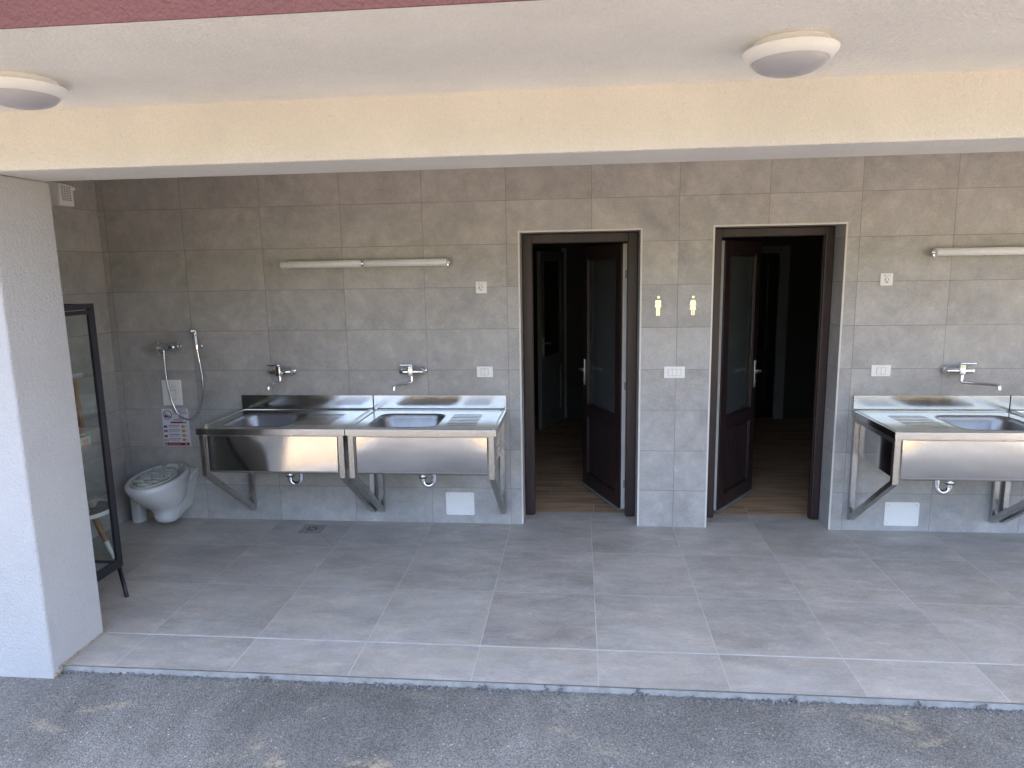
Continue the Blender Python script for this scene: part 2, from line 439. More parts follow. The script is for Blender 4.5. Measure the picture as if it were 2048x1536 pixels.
# tiled floor, falling slightly outwards, running into the two doorways
b = BM()
ye = -2.0157
prism(b, [(ye, fz(ye)), (0, 0), (0, -0.02), (ye, fz(ye)-0.012)], -3.06, 6.0, 'yz')
for (x0, x1) in ((0.093, 0.943), (1.447, 2.316)):
    prism(b, [(0, 0), (0.283, 0), (0.283, -0.02), (0, -0.02)], x0, x1, 'yz')
struct('floor', b, M['floor'])
b = BM(); box(b, -2.071, 6.0, -1.711, -1.7015, fz(-1.7063)-0.006, fz(-1.7063)+0.0008)
struct('floor_joint', b, M['grout_light'])
b = BM(); rk = random.Random(11); n = 420; top, bot = [], []
for i in range(n+1):
    xx = -2.073+8.07*i/n; o1 = rk.uniform(-0.0015, 0.0015); o2 = rk.uniform(-0.003, 0.003)
    top.append(b.verts.new((xx, ye-0.0015+o1, fz(ye)-0.0048))); bot.append(b.verts.new((xx, ye-0.006+o2, -0.06)))
bk0 = b.verts.new((-2.073, -1.9, fz(ye)-0.0048)); bk1 = b.verts.new((5.997, -1.9, fz(ye)-0.0048))
for i in range(n): b.faces.new((bot[i], bot[i+1], top[i+1], top[i]))
struct('kerb', b, M['concrete'])
b = BM(); box(b, -2.068, 6.0, ye-0.0025, ye, fz(ye)-0.0045, fz(ye)+0.0006)
struct('kerb_edge_strip', b, M['alu'])
b = BM(); box(b, -0.5, 1.2, 0.283, 3.9, -0.02, -0.001); box(b, 1.3, 4.6, 0.283, 3.9, -0.02, -0.001)
struct('wooden_floor', b, M['wood'])

# ------------------------------------------------------------------ building
bld = thing('washroom_building', 'washroom building with grey tiled recess, cream beam and two open dark doors', 'building')
b = BM()
D1 = (0.093, 0.943, 2.163); D2 = (1.447, 2.316, 2.173)
box(b, -3.30, D1[0], 0, 0.30, -0.05, 2.61)
box(b, D1[0], D1[1], 0, 0.30, D1[2], 2.61)
box(b, D1[1], D2[0], 0, 0.30, -0.05, 2.61)
box(b, D2[0], D2[1], 0, 0.30, D2[2], 2.61)
box(b, D2[1], 6.25, 0, 0.30, -0.05, 2.61)
obj('tiled_wall', b, M['wall'], bld)
obj('tiled_wall', BOX(-3.30, -3.06, -1.706, -0.001, -0.05, 2.61), M['wall'], bld)
pl = obj('pillar', BOX(-7.0, -2.071, -2.085, -1.7065, -0.25, 2.3645, bev=0.012, seg=4), M['stucco_pillar'], bld)
b = BM()
pts = []
for k in range(60):
    y = -2.05+0.345*k/59; pts.append((-2.068+random.uniform(-.002, .002), y, fz(y)+0.002))
tube(b, pts, [random.uniform(0.004, 0.010) for _ in pts], 7)
pts = [(-2.071+random.uniform(-.002, .004), -2.03-0.05*k/8, -0.047+random.uniform(0, 0.012)) for k in range(9)]
tube(b, pts, [random.uniform(0.004, 0.010) for _ in pts], 7)
obj('mortar_bead', b, M['mortar'], pl)
obj('pillar', BOX(5.65, 6.0, -2.085, -1.7065, -0.25, 2.3645, bev=0.012, seg=4), M['stucco_pillar'], bld)
obj('beam', BOX(-7.0, 6.25, -2.083, -1.728, 2.365, 2.64, bev=0.009, seg=3), M['stucco_cream'], bld)
obj('soffit', BOX(-7.0, 6.25, -3.008, 4.3, 2.61, 2.80), M['stucco'], bld)
obj('fascia', BOX(-7.0, 6.25, -3.014, -3.0081, 2.6095, 3.40), M['red'], bld)
obj('unseen_roof', BOX(-7.0, 6.25, -3.008, 4.3, 2.801, 3.40), M['red'], bld)  # unseen block, added so the building casts its sun shadow forward
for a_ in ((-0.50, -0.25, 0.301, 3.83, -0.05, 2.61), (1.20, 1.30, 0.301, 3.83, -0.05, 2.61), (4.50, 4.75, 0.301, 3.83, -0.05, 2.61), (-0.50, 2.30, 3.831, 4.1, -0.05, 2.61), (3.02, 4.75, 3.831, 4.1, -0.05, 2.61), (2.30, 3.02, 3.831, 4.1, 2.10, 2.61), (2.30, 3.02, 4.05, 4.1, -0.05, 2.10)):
    obj('interior_wall', BOX(*a_), M['shaded_room_tile'], bld)
# tile edge trims round the doorways
for (x0, x1, z1) in (D1, D2):
    b = BM(); w = 0.0115; yb = -0.0025
    box(b, x0-w, x0+0.001, yb, 0.004, 0.001, z1+w, bev=0.0015, seg=1); box(b, x1-0.001, x1+w, yb, 0.004, 0.001, z1+w, bev=0.0015, seg=1)
    box(b, x0+0.0012, x1-0.0012, yb, 0.004, z1-0.001, z1+w, bev=0.0015, seg=1)
    obj('tile_edge_trim', b, M['edge_trim'], bld)
def door_frame(x0, x1, z1, fw):
    b = BM()
    for (a, c_) in ((x0, x0+fw), (x1-fw, x1)):
        box(b, a, c_, 0.195, 0.275, 0.002, z1, bev=0.006)
    box(b, x0+fw-0.002, x1-fw+0.002, 0.196, 0.274, z1-fw, z1, bev=0.006)
    # inner rebate
    for (a, c_) in ((x0+fw-0.003, x0+fw+0.006), (x1-fw-0.006, x1-fw+0.003)):
        box(b, a, c_, 0.215, 0.24, 0.002, z1-fw, bev=0.002)
    return obj('door_frame', b, M['mahogany'], bld)
door_frame(0.0945, 0.9415, 2.160, 0.070)
door_frame(1.472, 2.3145, 2.170, 0.062)
b = BM(); box(b, D2[0]+0.001, 1.4715, 0.20, 0.27, 0.002, 2.169); obj('frame_packing', b, M['wall'], bld)

def door_leaf(hx, hy, direc, ang, W, Ht, z0):
    """leaf in local coords: x 0..W from hinge, y 0 = outer face, +y = thickness inside"""
    if direc > 0: Mx = Matrix.Translation((hx, hy, z0)) @ Matrix.Rotation(ang, 4, 'Z')
    else: Mx = Matrix.Translation((hx, hy, z0)) @ Matrix.Rotation(-ang, 4, 'Z') @ Matrix.Scale(-1, 4, (1, 0, 0))
    T = 0.062; s = 0.10
    mid0, mid1 = 0.64, 0.74
    b = BM()
    # outer brown face shells (12 mm) on a white pvc core
    def bx(*a, **k): 
        box(b, *a, **k)
    bx(0, s, 0, 0.012, 0.02, Ht, bev=0.003); bx(W-s, W, 0, 0.012, 0.02, Ht, bev=0.003)
    bx(s-.001, W-s+.001, 0.0005, 0.012, 0.02, 0.13, bev=0.003); bx(s-.001, W-s+.001, 0.0005, 0.012, Ht-s, Ht, bev=0.003); bx(s-.001, W-s+.001, 0.0005, 0.012, mid0, mid1, bev=0.003)
    # glazing beads
    for (za, zb) in ((0.13, mid0), (mid1, Ht-s)):
        bx(s, s+0.014, 0.006, 0.02, za, zb, bev=0.004); bx(W-s-0.014, W-s, 0.006, 0.02, za, zb, bev=0.004)
        bx(s, W-s, 0.0065, 0.02, za, za+0.014, bev=0.004); bx(s, W-s, 0.0065, 0.02, zb-0.014, zb, bev=0.004)
    bx(W-0.003, W+0.004, 0.004, 0.03, 0.02, Ht, bev=0.002)
    bmesh.ops.transform(b, matrix=Mx, verts=b.verts)
    d = obj('door', b, M['mahogany'], bld, label=None)
    b = BM()
    for (xa, xb) in ((0.0008, s), (W-s, W-0.0008)): box(b, xa, xb, 0.0125, T, 0.02, Ht-0.001)
    for (za, zb) in ((0.02, 0.13), (mid0, mid1), (Ht-s, Ht-0.001)): box(b, s+.0002, W-s-.0002, 0.0125, T, za, zb)
    # hinge side groove lines
    bmesh.ops.transform(b, matrix=Mx, verts=b.verts); bmesh.ops.recalc_face_normals(b, faces=b.faces[:])
    obj('white_edge', b, M['white_pvc'], d)
    b = BM(); box(b, s-0.003, W-s+0.003, 0.024, 0.036, mid1-0.003, Ht-s+0.003)
    bmesh.ops.transform(b, matrix=Mx, verts=b.verts); bmesh.ops.recalc_face_normals(b, faces=b.faces[:])
    obj('glass_pane', b, M['frosted'], d)
    b = BM(); n = 17; x0, x1 = s+0.012, W-s-0.012
    for k in range(n):
        a = x0+(x1-x0)*k/n; e = x0+(x1-x0)*(k+1)/n
        box(b, a+0.0012, e-0.0012, 0.017, 0.03, 0.14, mid0-0.01, bev=0.003)
    box(b, x0, x1, 0.023, 0.034, 0.14, mid0-0.01)
    bmesh.ops.transform(b, matrix=Mx, verts=b.verts); bmesh.ops.recalc_face_normals(b, faces=b.faces[:])
    obj('grooved_panel', b, M['mahogany_panel'], d)
    b = BM(); box(b, 0, W, -0.012, 0.05, 0.004, 0.0195, bev=0.004)
    bmesh.ops.transform(b, matrix=Mx, verts=b.verts); bmesh.ops.recalc_face_normals(b, faces=b.faces[:])
    obj('bottom_seal', b, M['rubber'], d)
    b = BM()
    hxp = W-0.045; zc = 1.045
    box(b, hxp-0.016, hxp+0.016, -0.009, 0.0, zc-0.14, zc+0.085, bev=0.004)
    tube(b, [(hxp, -0.005, zc), (hxp, -0.05, zc), (hxp-0.015, -0.056, zc), (hxp-0.115, -0.056, zc)], [0.009, 0.009, 0.010, 0.008], 10)
    lathe(b, [(0.008, 0), (0.008, 0.006)], 12, Matrix.Translation((hxp, -0.009, zc-0.09)) @ Matrix.Rotation(PI/2, 4, 'X'))
    # inside handle set seen past the edge
    box(b, hxp-0.016, hxp+0.016, T, T+0.009, zc-0.14, zc+0.085, bev=0.004)
    tube(b, [(hxp, T+0.005, zc), (hxp, T+0.05, zc), (hxp-0.015, T+0.056, zc), (hxp-0.115, T+0.056, zc)], [0.009, 0.009, 0.010, 0.008], 10)
    bmesh.ops.transform(b, matrix=Mx, verts=b.verts); bmesh.ops.recalc_face_normals(b, faces=b.faces[:])
    obj('handle', b, M['alu'], d, smooth=40)
    b = BM()
    b.free()
    for zz in (0.22, 1.0, 1.85):
        b = BM(); tube(b, [(-0.008, 0.055, zz-0.045), (-0.008, 0.055, zz+0.045)], 0.009, 10); box(b, -0.004, 0.0, 0.03, 0.054, zz-0.03, zz+0.03)
        bmesh.ops.transform(b, matrix=Mx, verts=b.verts); bmesh.ops.recalc_face_normals(b, faces=b.faces[:])
        obj('hinge', b, M['grey_plastic'], d)
door_leaf(0.830, 0.296, -1, math.radians(67.5), 0.745, 2.075, 0.008)
door_leaf(1.584, 0.290, 1, math.radians(55.0), 0.69, 2.082, 0.008)

# inner white door of the left room, standing ajar
def inner_door(p0, p1, Ht, name, mat):
    d_ = Vector((p1[0]-p0[0], p1[1]-p0[1], 0)); W = d_.length; a = math.atan2(d_.y, d_.x)
    Mx = Matrix.Translation((p0[0], p0[1], 0.012)) @ Matrix.Rotation(a, 4, 'Z'); s = 0.11
    b = BM()
    for (xa, xb) in ((0, s), (W-s, W)): box(b, xa, xb, -0.05, 0, 0, Ht, bev=0.004)
    for (za, zb) in ((0, 0.16), (0.72, 0.86), (Ht-s, Ht)): box(b, s-.001, W-s+.001, -0.049, -0.001, za, zb, bev=0.004)
    box(b, s-.002, W-s+.002, -0.032, -0.018, 0.15, 0.73)
    bmesh.ops.transform(b, matrix=Mx, verts=b.verts)
    d = obj('inner_door', b, mat, bld, label='white half-glazed inner door' if mat is M['dim_pvc'] else None)
    b = BM(); box(b, s-.003, W-s+.003, -0.032, -0.02, 0.85, Ht-s+.003); bmesh.ops.transform(b, matrix=Mx, verts=b.verts)
    obj('glass_pane', b, M['frosted'], d)
    b = BM(); box(b, 0.035, 0.065, -0.059, -0.0505, 0.88, 1.10, bev=0.004)
    tube(b, [(0.05, -0.055, 1.03), (0.05, -0.10, 1.03), (0.17, -0.10, 1.03)], 0.009, 8); bmesh.ops.transform(b, matrix=Mx, verts=b.verts)
    obj('handle', b, M['alu'], d)
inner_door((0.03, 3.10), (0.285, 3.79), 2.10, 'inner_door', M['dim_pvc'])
inner_door((2.36, 3.95), (2.96, 4.02), 2.03, 'inner_door', M['mahogany'])
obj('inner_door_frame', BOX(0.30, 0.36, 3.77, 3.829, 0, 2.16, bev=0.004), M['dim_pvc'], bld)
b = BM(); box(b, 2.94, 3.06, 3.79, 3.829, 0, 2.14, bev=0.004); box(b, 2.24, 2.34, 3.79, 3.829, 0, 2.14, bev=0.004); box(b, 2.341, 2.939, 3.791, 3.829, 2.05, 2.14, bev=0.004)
obj('inner_door_frame', b, M['dim_pvc'], bld)

# ------------------------------------------------------------------ ceiling lamps
def ceiling_lamp(x, y, label):
    t_ = thing('ceiling_lamp', label, 'ceiling lamp', (x, y, 2.61), 'round ceiling lamps under the overhang')
    Mx = Matrix.Translation((x, y, 2.61))
    b = BM(); lathe(b, [(0.118, -0.0005), (0.122, -0.018), (0.130, -0.026)], 48, Mx); 
    lathe(b, [(0.004, 0), (0.004, 0.006)], 8, Matrix.Translation((x+0.01, y+0.122, 2.596)) @ Matrix.Rotation(-PI/2, 4, 'X'))
    obj('base', b, M['lamp_ring'], t_, smooth=50)
    b = BM(); lathe(b, [(0.128, -0.020), (0.143, -0.022), (0.1475, -0.026), (0.1465, -0.032), (0.136, -0.046), (0.125, -0.056), (0.1195, -0.058), (0.117, -0.055)], 64, Mx, close=False)
    obj('trim_ring', b, M['lamp_ring'], t_, smooth=50)
    b = BM(); prof = [(0.1175*math.cos(a), -0.053-0.046*math.sin(a)) for a in [PI/2*k/10 for k in range(11)]]
    lathe(b, prof, 64, Mx, close=False)
    obj('diffuser', b, M['lamp_glass'], t_, smooth=50)
ceiling_lamp(1.190, -2.535, 'round white ceiling lamp shown whole, above the right door')
ceiling_lamp(-1.497, -2.525, 'round white ceiling lamp cut off by the left edge, above the pillar')

# ------------------------------------------------------------------ tube lights on the wall
def tube_light(x0, x1, zc, label, cap_l, cap_r):
    t_ = thing('tube_light', label, 'wall light', ((x0+x1)/2, 0, zc), 'twin tube lights above the sinks')
    xm = (x0+x1)/2; yc = -0.046; r = 0.026
    b = BM(); box(b, x0+0.02, x1-0.02, -0.024, -0.001, zc-0.014, zc+0.022, bev=0.003); obj('back_rail', b, M['alu'], t_)
    for (a, e) in ((x0, xm-0.008), (xm+0.008, x1)):
        b = BM(); tube(b, [(a, yc, zc), (a+0.004, yc, zc), (a+0.008, yc, zc), (e-0.008, yc, zc), (e-0.004, yc, zc), (e, yc, zc)], [r*0.72, r*0.92, r, r, r*0.92, r*0.72], 24); obj('tube', b, M['opal_tube'], t_, smooth=50)
    b = BM(); tube(b, [(xm-0.0078, yc, zc), (xm+0.0078, yc, zc)], r*0.86, 20); box(b, xm-0.006, xm+0.006, -0.045, -0.002, zc-0.029, zc+0.029, bev=0.002); obj('joint_clip', b, M['chrome'], t_, smooth=40)
    for xx, on, s in ((x0, cap_l, -1), (x1, cap_r, 1)):
        if on:
            b = BM(); box(b, min(xx, xx+s*0.014), max(xx, xx+s*0.014), -0.05, -0.002, zc-0.028, zc+0.028, bev=0.003); tube(b, [(xx, yc, zc), (xx+s*0.026, yc, zc)], 0.012, 14); obj('end_cap', b, M['chrome'], t_, smooth=40)
tube_light(-1.652, -0.425, 1.966, 'white twin tube light above the two left sinks', False, True)
tube_light(2.880, 4.10, 1.972, 'white twin tube light on the right wall, running out of the frame', True, True)

# ------------------------------------------------------------------ sockets, switches, access panels
def socket(x, z, label):
    t_ = thing('wall_socket', label, 'power socket', (x, 0, z), 'white wall sockets')
    b = BM(); box(b, x-0.041, x+0.041, -0.010, -0.0005, z-0.042, z+0.042, bev=0.004); obj('cover_plate', b, M['white_plastic'], t_)
    b = BM(); box(b, x-0.024, x+0.024, -0.0125, -0.0102, z-0.026, z+0.024, bev=0.001)
    lathe(b, [(0.020, 0), (0.020, 0.0015)], 24, Matrix.Translation((x, -0.0125, z-0.001)) @ Matrix.Rotation(PI/2, 4, 'X')); obj('insert', b, M['white_plastic'], t_)
    for dx, dz in ((-0.0095, 0), (0.0095, 0), (0, -0.019)):
        b = BM(); lathe(b, [(0.0032, 0), (0.0032, 0.0006)], 10, Matrix.Translation((x+dx, -0.01405, z+dz)) @ Matrix.Rotation(PI/2, 4, 'X')); obj('pin_hole', b, M['dark'], t_)
    b = BM(); box(b, x-0.022, x-0.008, -0.0132, -0.0127, z+0.0255, z+0.0295); box(b, x-0.003, x+0.024, -0.0132, -0.0127, z+0.027, z+0.0285)
    obj('lid_slot', b, M['grey_plastic'], t_)
socket(-0.187, 1.782, 'white wall socket left of the left door, beside the tube light')
socket(2.598, 1.796, 'white wall socket right of the right door')
def switch(x, z, w, h, n, label, grp='white wall switches'):
    t_ = thing('wall_switch', label, 'switch', (x, 0, z), grp)
    b = BM(); box(b, x-w/2, x+w/2, -0.009, -0.0005, z-h/2, z+h/2, bev=0.004); obj('cover_plate', b, M['white_plastic'], t_)
    iw = w*0.44 if n == 2 else w*0.62
    for k in range(n):
        a = x-iw/2+iw*k/n; e = a+iw/n
        b = BM(); box(b, a+0.0008, e-0.0008, -0.0125, -0.0092, z-0.023, z+0.023, bev=0.0015); obj('rocker', b, M['white_plastic'], t_)
    b = BM(); box(b, x-iw/2-0.0015, x+iw/2+0.0015, -0.0096, -0.0091, z-0.0245, z+0.0245); obj('rocker_gap', b, M['grey_plastic'], t_)
switch(-0.176, 1.168, 0.120, 0.080, 2, 'white double switch between the sinks and the left door')
switch(1.192, 1.161, 0.147, 0.084, 3, 'wide white switch plate between the two doors')
switch(2.603, 1.168, 0.130, 0.080, 2, 'white double switch right of the right door')
def panel(x0, x1, z0, z1, label):
    t_ = thing('access_panel', label, 'access panel', ((x0+x1)/2, 0, z0), 'white access panels under the sinks')
    b = BM(); pts = rrect(x0, x1, z0, z1, 0.012); prism(b, pts, -0.006, -0.0005, 'xz', bev=0.001); obj('cover_plate', b, M['white_plastic'], t_)
    for xx in (x0+0.02, x1-0.02):
        for zz in (z0+0.02, z1-0.02):
            b = BM(); lathe(b, [(0.0042, 0), (0.0035, 0.0018), (0, 0.002)], 12, Matrix.Translation((xx, -0.006, zz)) @ Matrix.Rotation(PI/2, 4, 'X')); obj('screw', b, M['alu'], t_)
panel(-0.497, -0.279, 0.066, 0.244, 'white access panel low on the wall left of the left door')
panel(2.697, 2.933, 0.040, 0.217, 'white access panel low on the wall under the right sink')

# ------------------------------------------------------------------ restroom figures
def arc(cx, cz, r, a0, a1, n=10): return [(cx+r*math.cos(a0+(a1-a0)*k/n), cz+r*math.sin(a0+(a1-a0)*k/n)) for k in range(n+1)]
x, z = 1.069, 1.567
t_ = thing('restroom_sign', 'small gold man figure on the wall between the doors', 'sign', (x, 0, z), 'gold restroom figures')
b = BM(); prism(b, arc(x+0.002, z+0.128, 0.0095, 0, 2*PI, 24)[:-1], -0.005, -0.001, 'xz'); obj('head', b, M['gold'], t_)
b = BM(); prism(b, [(x-0.021, z+0.104), (x-0.0165, z+0.108), (x+0.0165, z+0.108), (x+0.021, z+0.104), (x+0.021, z+0.056), (x+0.0155, z+0.056), (x+0.0155, z+0.096), (x+0.0135, z+0.096), (x+0.0135, z), (x+0.002, z), (x+0.002, z+0.055), (x-0.002, z+0.055), (x-0.002, z), (x-0.0135, z), (x-0.0135, z+0.096), (x-0.0155, z+0.096), (x-0.0155, z+0.056), (x-0.021, z+0.056)], -0.005, -0.001, 'xz'); obj('body', b, M['gold'], t_)
x, z = 1.310, 1.565
t_ = thing('restroom_sign', 'small gold woman figure in a skirt on the wall between the doors', 'sign', (x, 0, z), 'gold restroom figures')
b = BM(); prism(b, arc(x+0.001, z+0.130, 0.0095, 0, 2*PI, 24)[:-1], -0.005, -0.001, 'xz'); obj('head', b, M['gold'], t_)
b = BM(); prism(b, [(x-0.017, z+0.104), (x-0.012, z+0.109), (x+0.012, z+0.109), (x+0.017, z+0.104), (x+0.024, z+0.070), (x+0.019, z+0.064), (x+0.012, z+0.094), (x+0.010, z+0.090), (x+0.0225, z+0.041), (x+0.012, z+0.041), (x+0.012, z+0.002), (x+0.0025, z+0.002), (x+0.0025, z+0.041), (x-0.0025, z+0.041), (x-0.0025, z+0.002), (x-0.012, z+0.002), (x-0.012, z+0.041), (x-0.0225, z+0.041), (x-0.010, z+0.090), (x-0.012, z+0.094), (x-0.019, z+0.064), (x-0.024, z+0.070)], -0.005, -0.001, 'xz'); obj('body', b, M['gold'], t_)

# ------------------------------------------------------------------ sinks
def sink(x0, x1, mirror, bulge, label, seed=0):
    """x0..x1 width along the wall; basin on the left unless mirrored"""
    t_ = thing('sink_unit', label, 'sink', ((x0+x1)/2, -0.35, 0.55), 'stainless steel sink units on the wall')
    W = x1-x0; zt = 0.888; yf = -0.682; yb = -0.004
    def mx(u): return x1-u if mirror else x0+u        # u measured from the basin end
    bu0, bu1, by0, by1 = 0.115, 0.585, -0.600, -0.175
    loop = rrect(bu0, bu1, by0, by1, 0.085, 8); cu, cv = (bu0+bu1)/2, (by0+by1)/2
    # outer loop projected from the basin centre, corners included
    for (px, py) in ((0, yf), (W, yf), (W, yb), (0, yb)):
        a = math.atan2(py-cv, px-cu)
        k = min(range(len(loop)), key=lambda i: abs(((math.atan2(loop[i][1]-cv, loop[i][0]-cu)-a+PI) % (2*PI))-PI))
        loop.insert(k, None); 
        # intersection of the ray with the loop: interpolate neighbours
        pa, pb = loop[k-1], loop[(k+1) % len(loop)]
        loop[k] = ((pa[0]+pb[0])/2, (pa[1]+pb[1])/2)
        loop[k] = (loop[k][0], loop[k][1])
    loop = sorted(loop, key=lambda p: math.atan2(p[1]-cv, p[0]-cu))
    outer = []
    for p in loop:
        dx, dy = p[0]-cu, p[1]-cv; ts = []
        if dx > 1e-9: ts.append((W-cu)/dx)
        if dx < -1e-9: ts.append((0-cu)/dx)
        if dy > 1e-9: ts.append((yb-cv)/dy)
        if dy < -1e-9: ts.append((yf-cv)/dy)
        s = min(ts); outer.append([cu+dx*s, cv+dy*s])
    for c_ in ((0, yf), (W, yf), (W, yb), (0, yb)):     # snap nearest outer vertex onto each corner
        k = min(range(len(outer)), key=lambda i: (outer[i][0]-c_[0])**2+(outer[i][1]-c_[1])**2); outer[k] = list(c_)
    n = len(loop)
    b = BM()
    vo = [b.verts.new((mx(p[0]), p[1], zt)) for p in outer]; vi = [b.verts.new((mx(p[0]), p[1], zt)) for p in loop]
    for k in range(n): b.faces.new((vo[k], vo[(k+1) % n], vi[(k+1) % n], vi[k]))
    bmesh.ops.recalc_face_normals(b, faces=b.faces[:])
    for f in b.faces:
        if f.normal.z < 0: f.normal_flip()
    # folded edge
    box(b, x0, x1, yf, yf+0.012, zt-0.042, zt-0.0004, bev=0.0015); box(b, x0, x0+0.012, yf+0.0125, yb, zt-0.042, zt-0.0004); box(b, x1-0.012, x1, yf+0.0125, yb, zt-0.042, zt-0.0004)
    top = obj('countertop', b, M['steel'], t_)
    # raised bead round the working surface
    b = BM(); e = 0.022
    tube(b, [(mx(e), yf+0.03, zt), (mx(e), yb-0.05, zt), (mx(e+0.02), yb-0.035, zt), (mx(W-e-0.02), yb-0.035, zt), (mx(W-e), yb-0.05, zt), (mx(W-e), yf+0.03, zt)], [0.003, 0.0075, 0.0075, 0.0075, 0.0075, 0.003], 10)
    obj('rim_bead', b, M['steel'], top, smooth=60)
    # draining grooves
    b = BM()
    for k in range(8):
        yy = -0.205-0.047*k
        tube(b, [(mx(0.635), yy, zt-0.006), (mx(0.65), yy, zt-0.0035), (mx(W-0.16), yy, zt-0.0035), (mx(W-0.145), yy, zt-0.006)], 0.0065, 8)
    obj('drainer_ribs', b, M['steel'], top, smooth=60)
    # bowl
    b = BM(); rings = []
    def shrink(d, z):
        L = rrect(bu0+d, bu1-d, by0+d, by1-d, max(0.02, 0.085-d*0.3), 8); return [b.verts.new((mx(p[0]), p[1], z)) for p in L]
    for d, z in ((-0.006, zt+0.0012), (0.0, zt+0.0002), (0.006, zt-0.008), (0.012, zt-0.03), (0.022, zt-0.13), (0.04, zt-0.155), (0.07, zt-0.165), (0.15, zt-0.170)): rings.append(shrink(d, z))
    for A, B in zip(rings, rings[1:]):
        m_ = len(A)
        for k in range(m_): b.faces.new((A[k], A[(k+1) % m_], B[(k+1) % m_], B[k]))
    b.faces.new(rings[-1])
    bmesh.ops.recalc_face_normals(b, faces=b.faces[:])
    up = [f for f in b.faces if abs(f.normal.z) > 0.9]
    if up and up[-1].normal.z < 0:
        for f in b.faces: f.normal_flip()
    bw = obj('basin', b, M['bowl'], t_, smooth=60)
    b = BM(); lathe(b, [(0.04, 0), (0.038, 0.003), (0.03, 0.003), (0.028, 0.001), (0, 0.001)], 24, Matrix.Translation((mx(cu), cv, zt-0.1695))); obj('plug_hole', b, M['chrome'], bw, smooth=50)
    b = BM(); box(b, x0+0.001, x1-0.001, -0.020, -0.003, zt+0.0005, 0.996, bev=0.002); obj('backsplash', b, M['steel'], t_)
    # front apron, slightly dished sheet
    b = BM(); xa, xb = x0+0.062, x1-0.066; za, zb = 0.578, 0.829; nx_, nz_ = 28, 14; rnd = random.Random(seed)
    gv = []
    for i in range(nx_+1):
        col_ = []
        for j in range(nz_+1):
            u, v_ = i/nx_, j/nz_
            y = -0.654+bulge(u, v_)
            col_.append(b.verts.new((xa+(xb-xa)*u, y, za+(zb-za)*v_)))
        gv.append(col_)
    for i in range(nx_):
        for j in range(nz_):
            f = b.faces.new((gv[i][j], gv[i+1][j], gv[i+1][j+1], gv[i][j+1])); f.smooth = True
    for (L) in ([gv[i][0] for i in range(nx_+1)],):
        r_ = [b.verts.new((v_.co.x, v_.co.y+0.018, v_.co.z)) for v_ in L]
        for k in range(len(L)-1): b.faces.new((L[k], r_[k], r_[k+1], L[k+1]))
    obj('apron_panel', b, M['steel_panel'], t_)
    b = BM(); box(b, x0+0.022, x1-0.022, -0.648, -0.640, 0.8295, 0.8455); obj('top_rail', b, M['steel_v'], t_)
    for xs in (x0+0.046, x1-0.049):
        obj('side_panel', BOX(xs, xs+0.003, -0.635, -0.045, 0.572, 0.842), M['steel_panel'], t_)
    # triangular wall brackets
    out = [(-0.664, 0.8452), (-0.664, 0.552), (-0.030, 0.085), (-0.003, 0.085), (-0.003, 0.8452)]
    inn = [(-0.629, 0.810), (-0.629, 0.569), (-0.045, 0.140), (-0.038, 0.140), (-0.038, 0.810)]
    for xs in (x0+0.010, x1-0.066+0.0125):
        b = BM(); ring_prism(b, out, inn, xs, xs+0.036, 'yz', bev=0.0015); br = obj('bracket', b, M['steel_v'], t_)
        b = BM(); lathe(b, [(0.010, 0), (0.010, 0.004), (0.006, 0.010), (0, 0.011)], 14, Matrix.Translation((xs+0.018, -0.039, 0.19)) @ Matrix.Rotation(PI/2, 4, 'X')); obj('bolt', b, M['chrome'], br, smooth=40)
    # drain trap
    xl = x0+W*0.5+(0.007 if mirror else -0.055); s = -1 if mirror else 1
    if mirror: xl = mx(cu)+0.02
    xl = TRAPX[seed]
    yT = -0.30
    b = BM(); pts = [(xl, yT, 0.70), (xl, yT, 0.44)]
    pts += [(xl+s*(0.042-0.042*math.cos(a)), yT, 0.432-0.042*math.sin(a)) for a in [PI*k/12 for k in range(13)]]
    pts_c = pts[:10]; pts_g = pts[9:]+[(xl+s*0.084, yT, 0.62), (xl+s*0.084, yT+0.02, 0.64), (xl+s*0.084, -0.004, 0.65)]
    tube(b, pts_c, 0.018, 14); tube(b, pts_g, 0.019, 14); lathe(b, [(0.025, 0), (0.027, 0.008), (0.025, 0.016)], 20, Matrix.Translation((xl, yT, 0.452)))
    tr = obj('drain_trap', b, M['chrome'], t_, smooth=50)
    b = BM(); tube(b, [(xl, yT, 0.448), (xl, yT, 0.453)], 0.029, 20); obj('seal_ring', b, M['black'], tr)
def sst(a, b_, x):
    x = min(1.0, max(0.0, (x-a)/(b_-a))); return x*x*(3-2*x)
def dish_tilted(u, v):       # sheet leaning back towards its right half
    A = sst(0.10, 0.50, u)*(0.074-0.036*max(0.0, u-0.45))*1.0
    return 0.251*A*((v-0.5)+0.25*(v*v-1/3))
def dish_corners(u, v):      # flat sheet with its upper corners pulled back
    w_ = abs(2*u-1)**5
    return 0.024*w_*max(0.0, v-0.45)**2+0.0012*math.sin(PI*u)*math.sin(PI*v)*-1
TRAPX = {1: -1.582, 2: -0.598, 3: 2.968, 4: 4.0}
sink(-2.048, -1.022, False, dish_tilted, 'stainless steel sink nearest the toilet, its front mirroring white pillar and warm ground', 1)
sink(-1.018, -0.018, False, dish_corners, 'stainless steel sink closest to the left door', 2)
sink(2.430, 3.458, True, dish_corners, 'stainless steel sink right of the right door, drainer on its left', 3)
sink(3.464, 4.490, True, dish_corners, 'stainless steel sink mostly cut off by the right edge of the frame', 4)

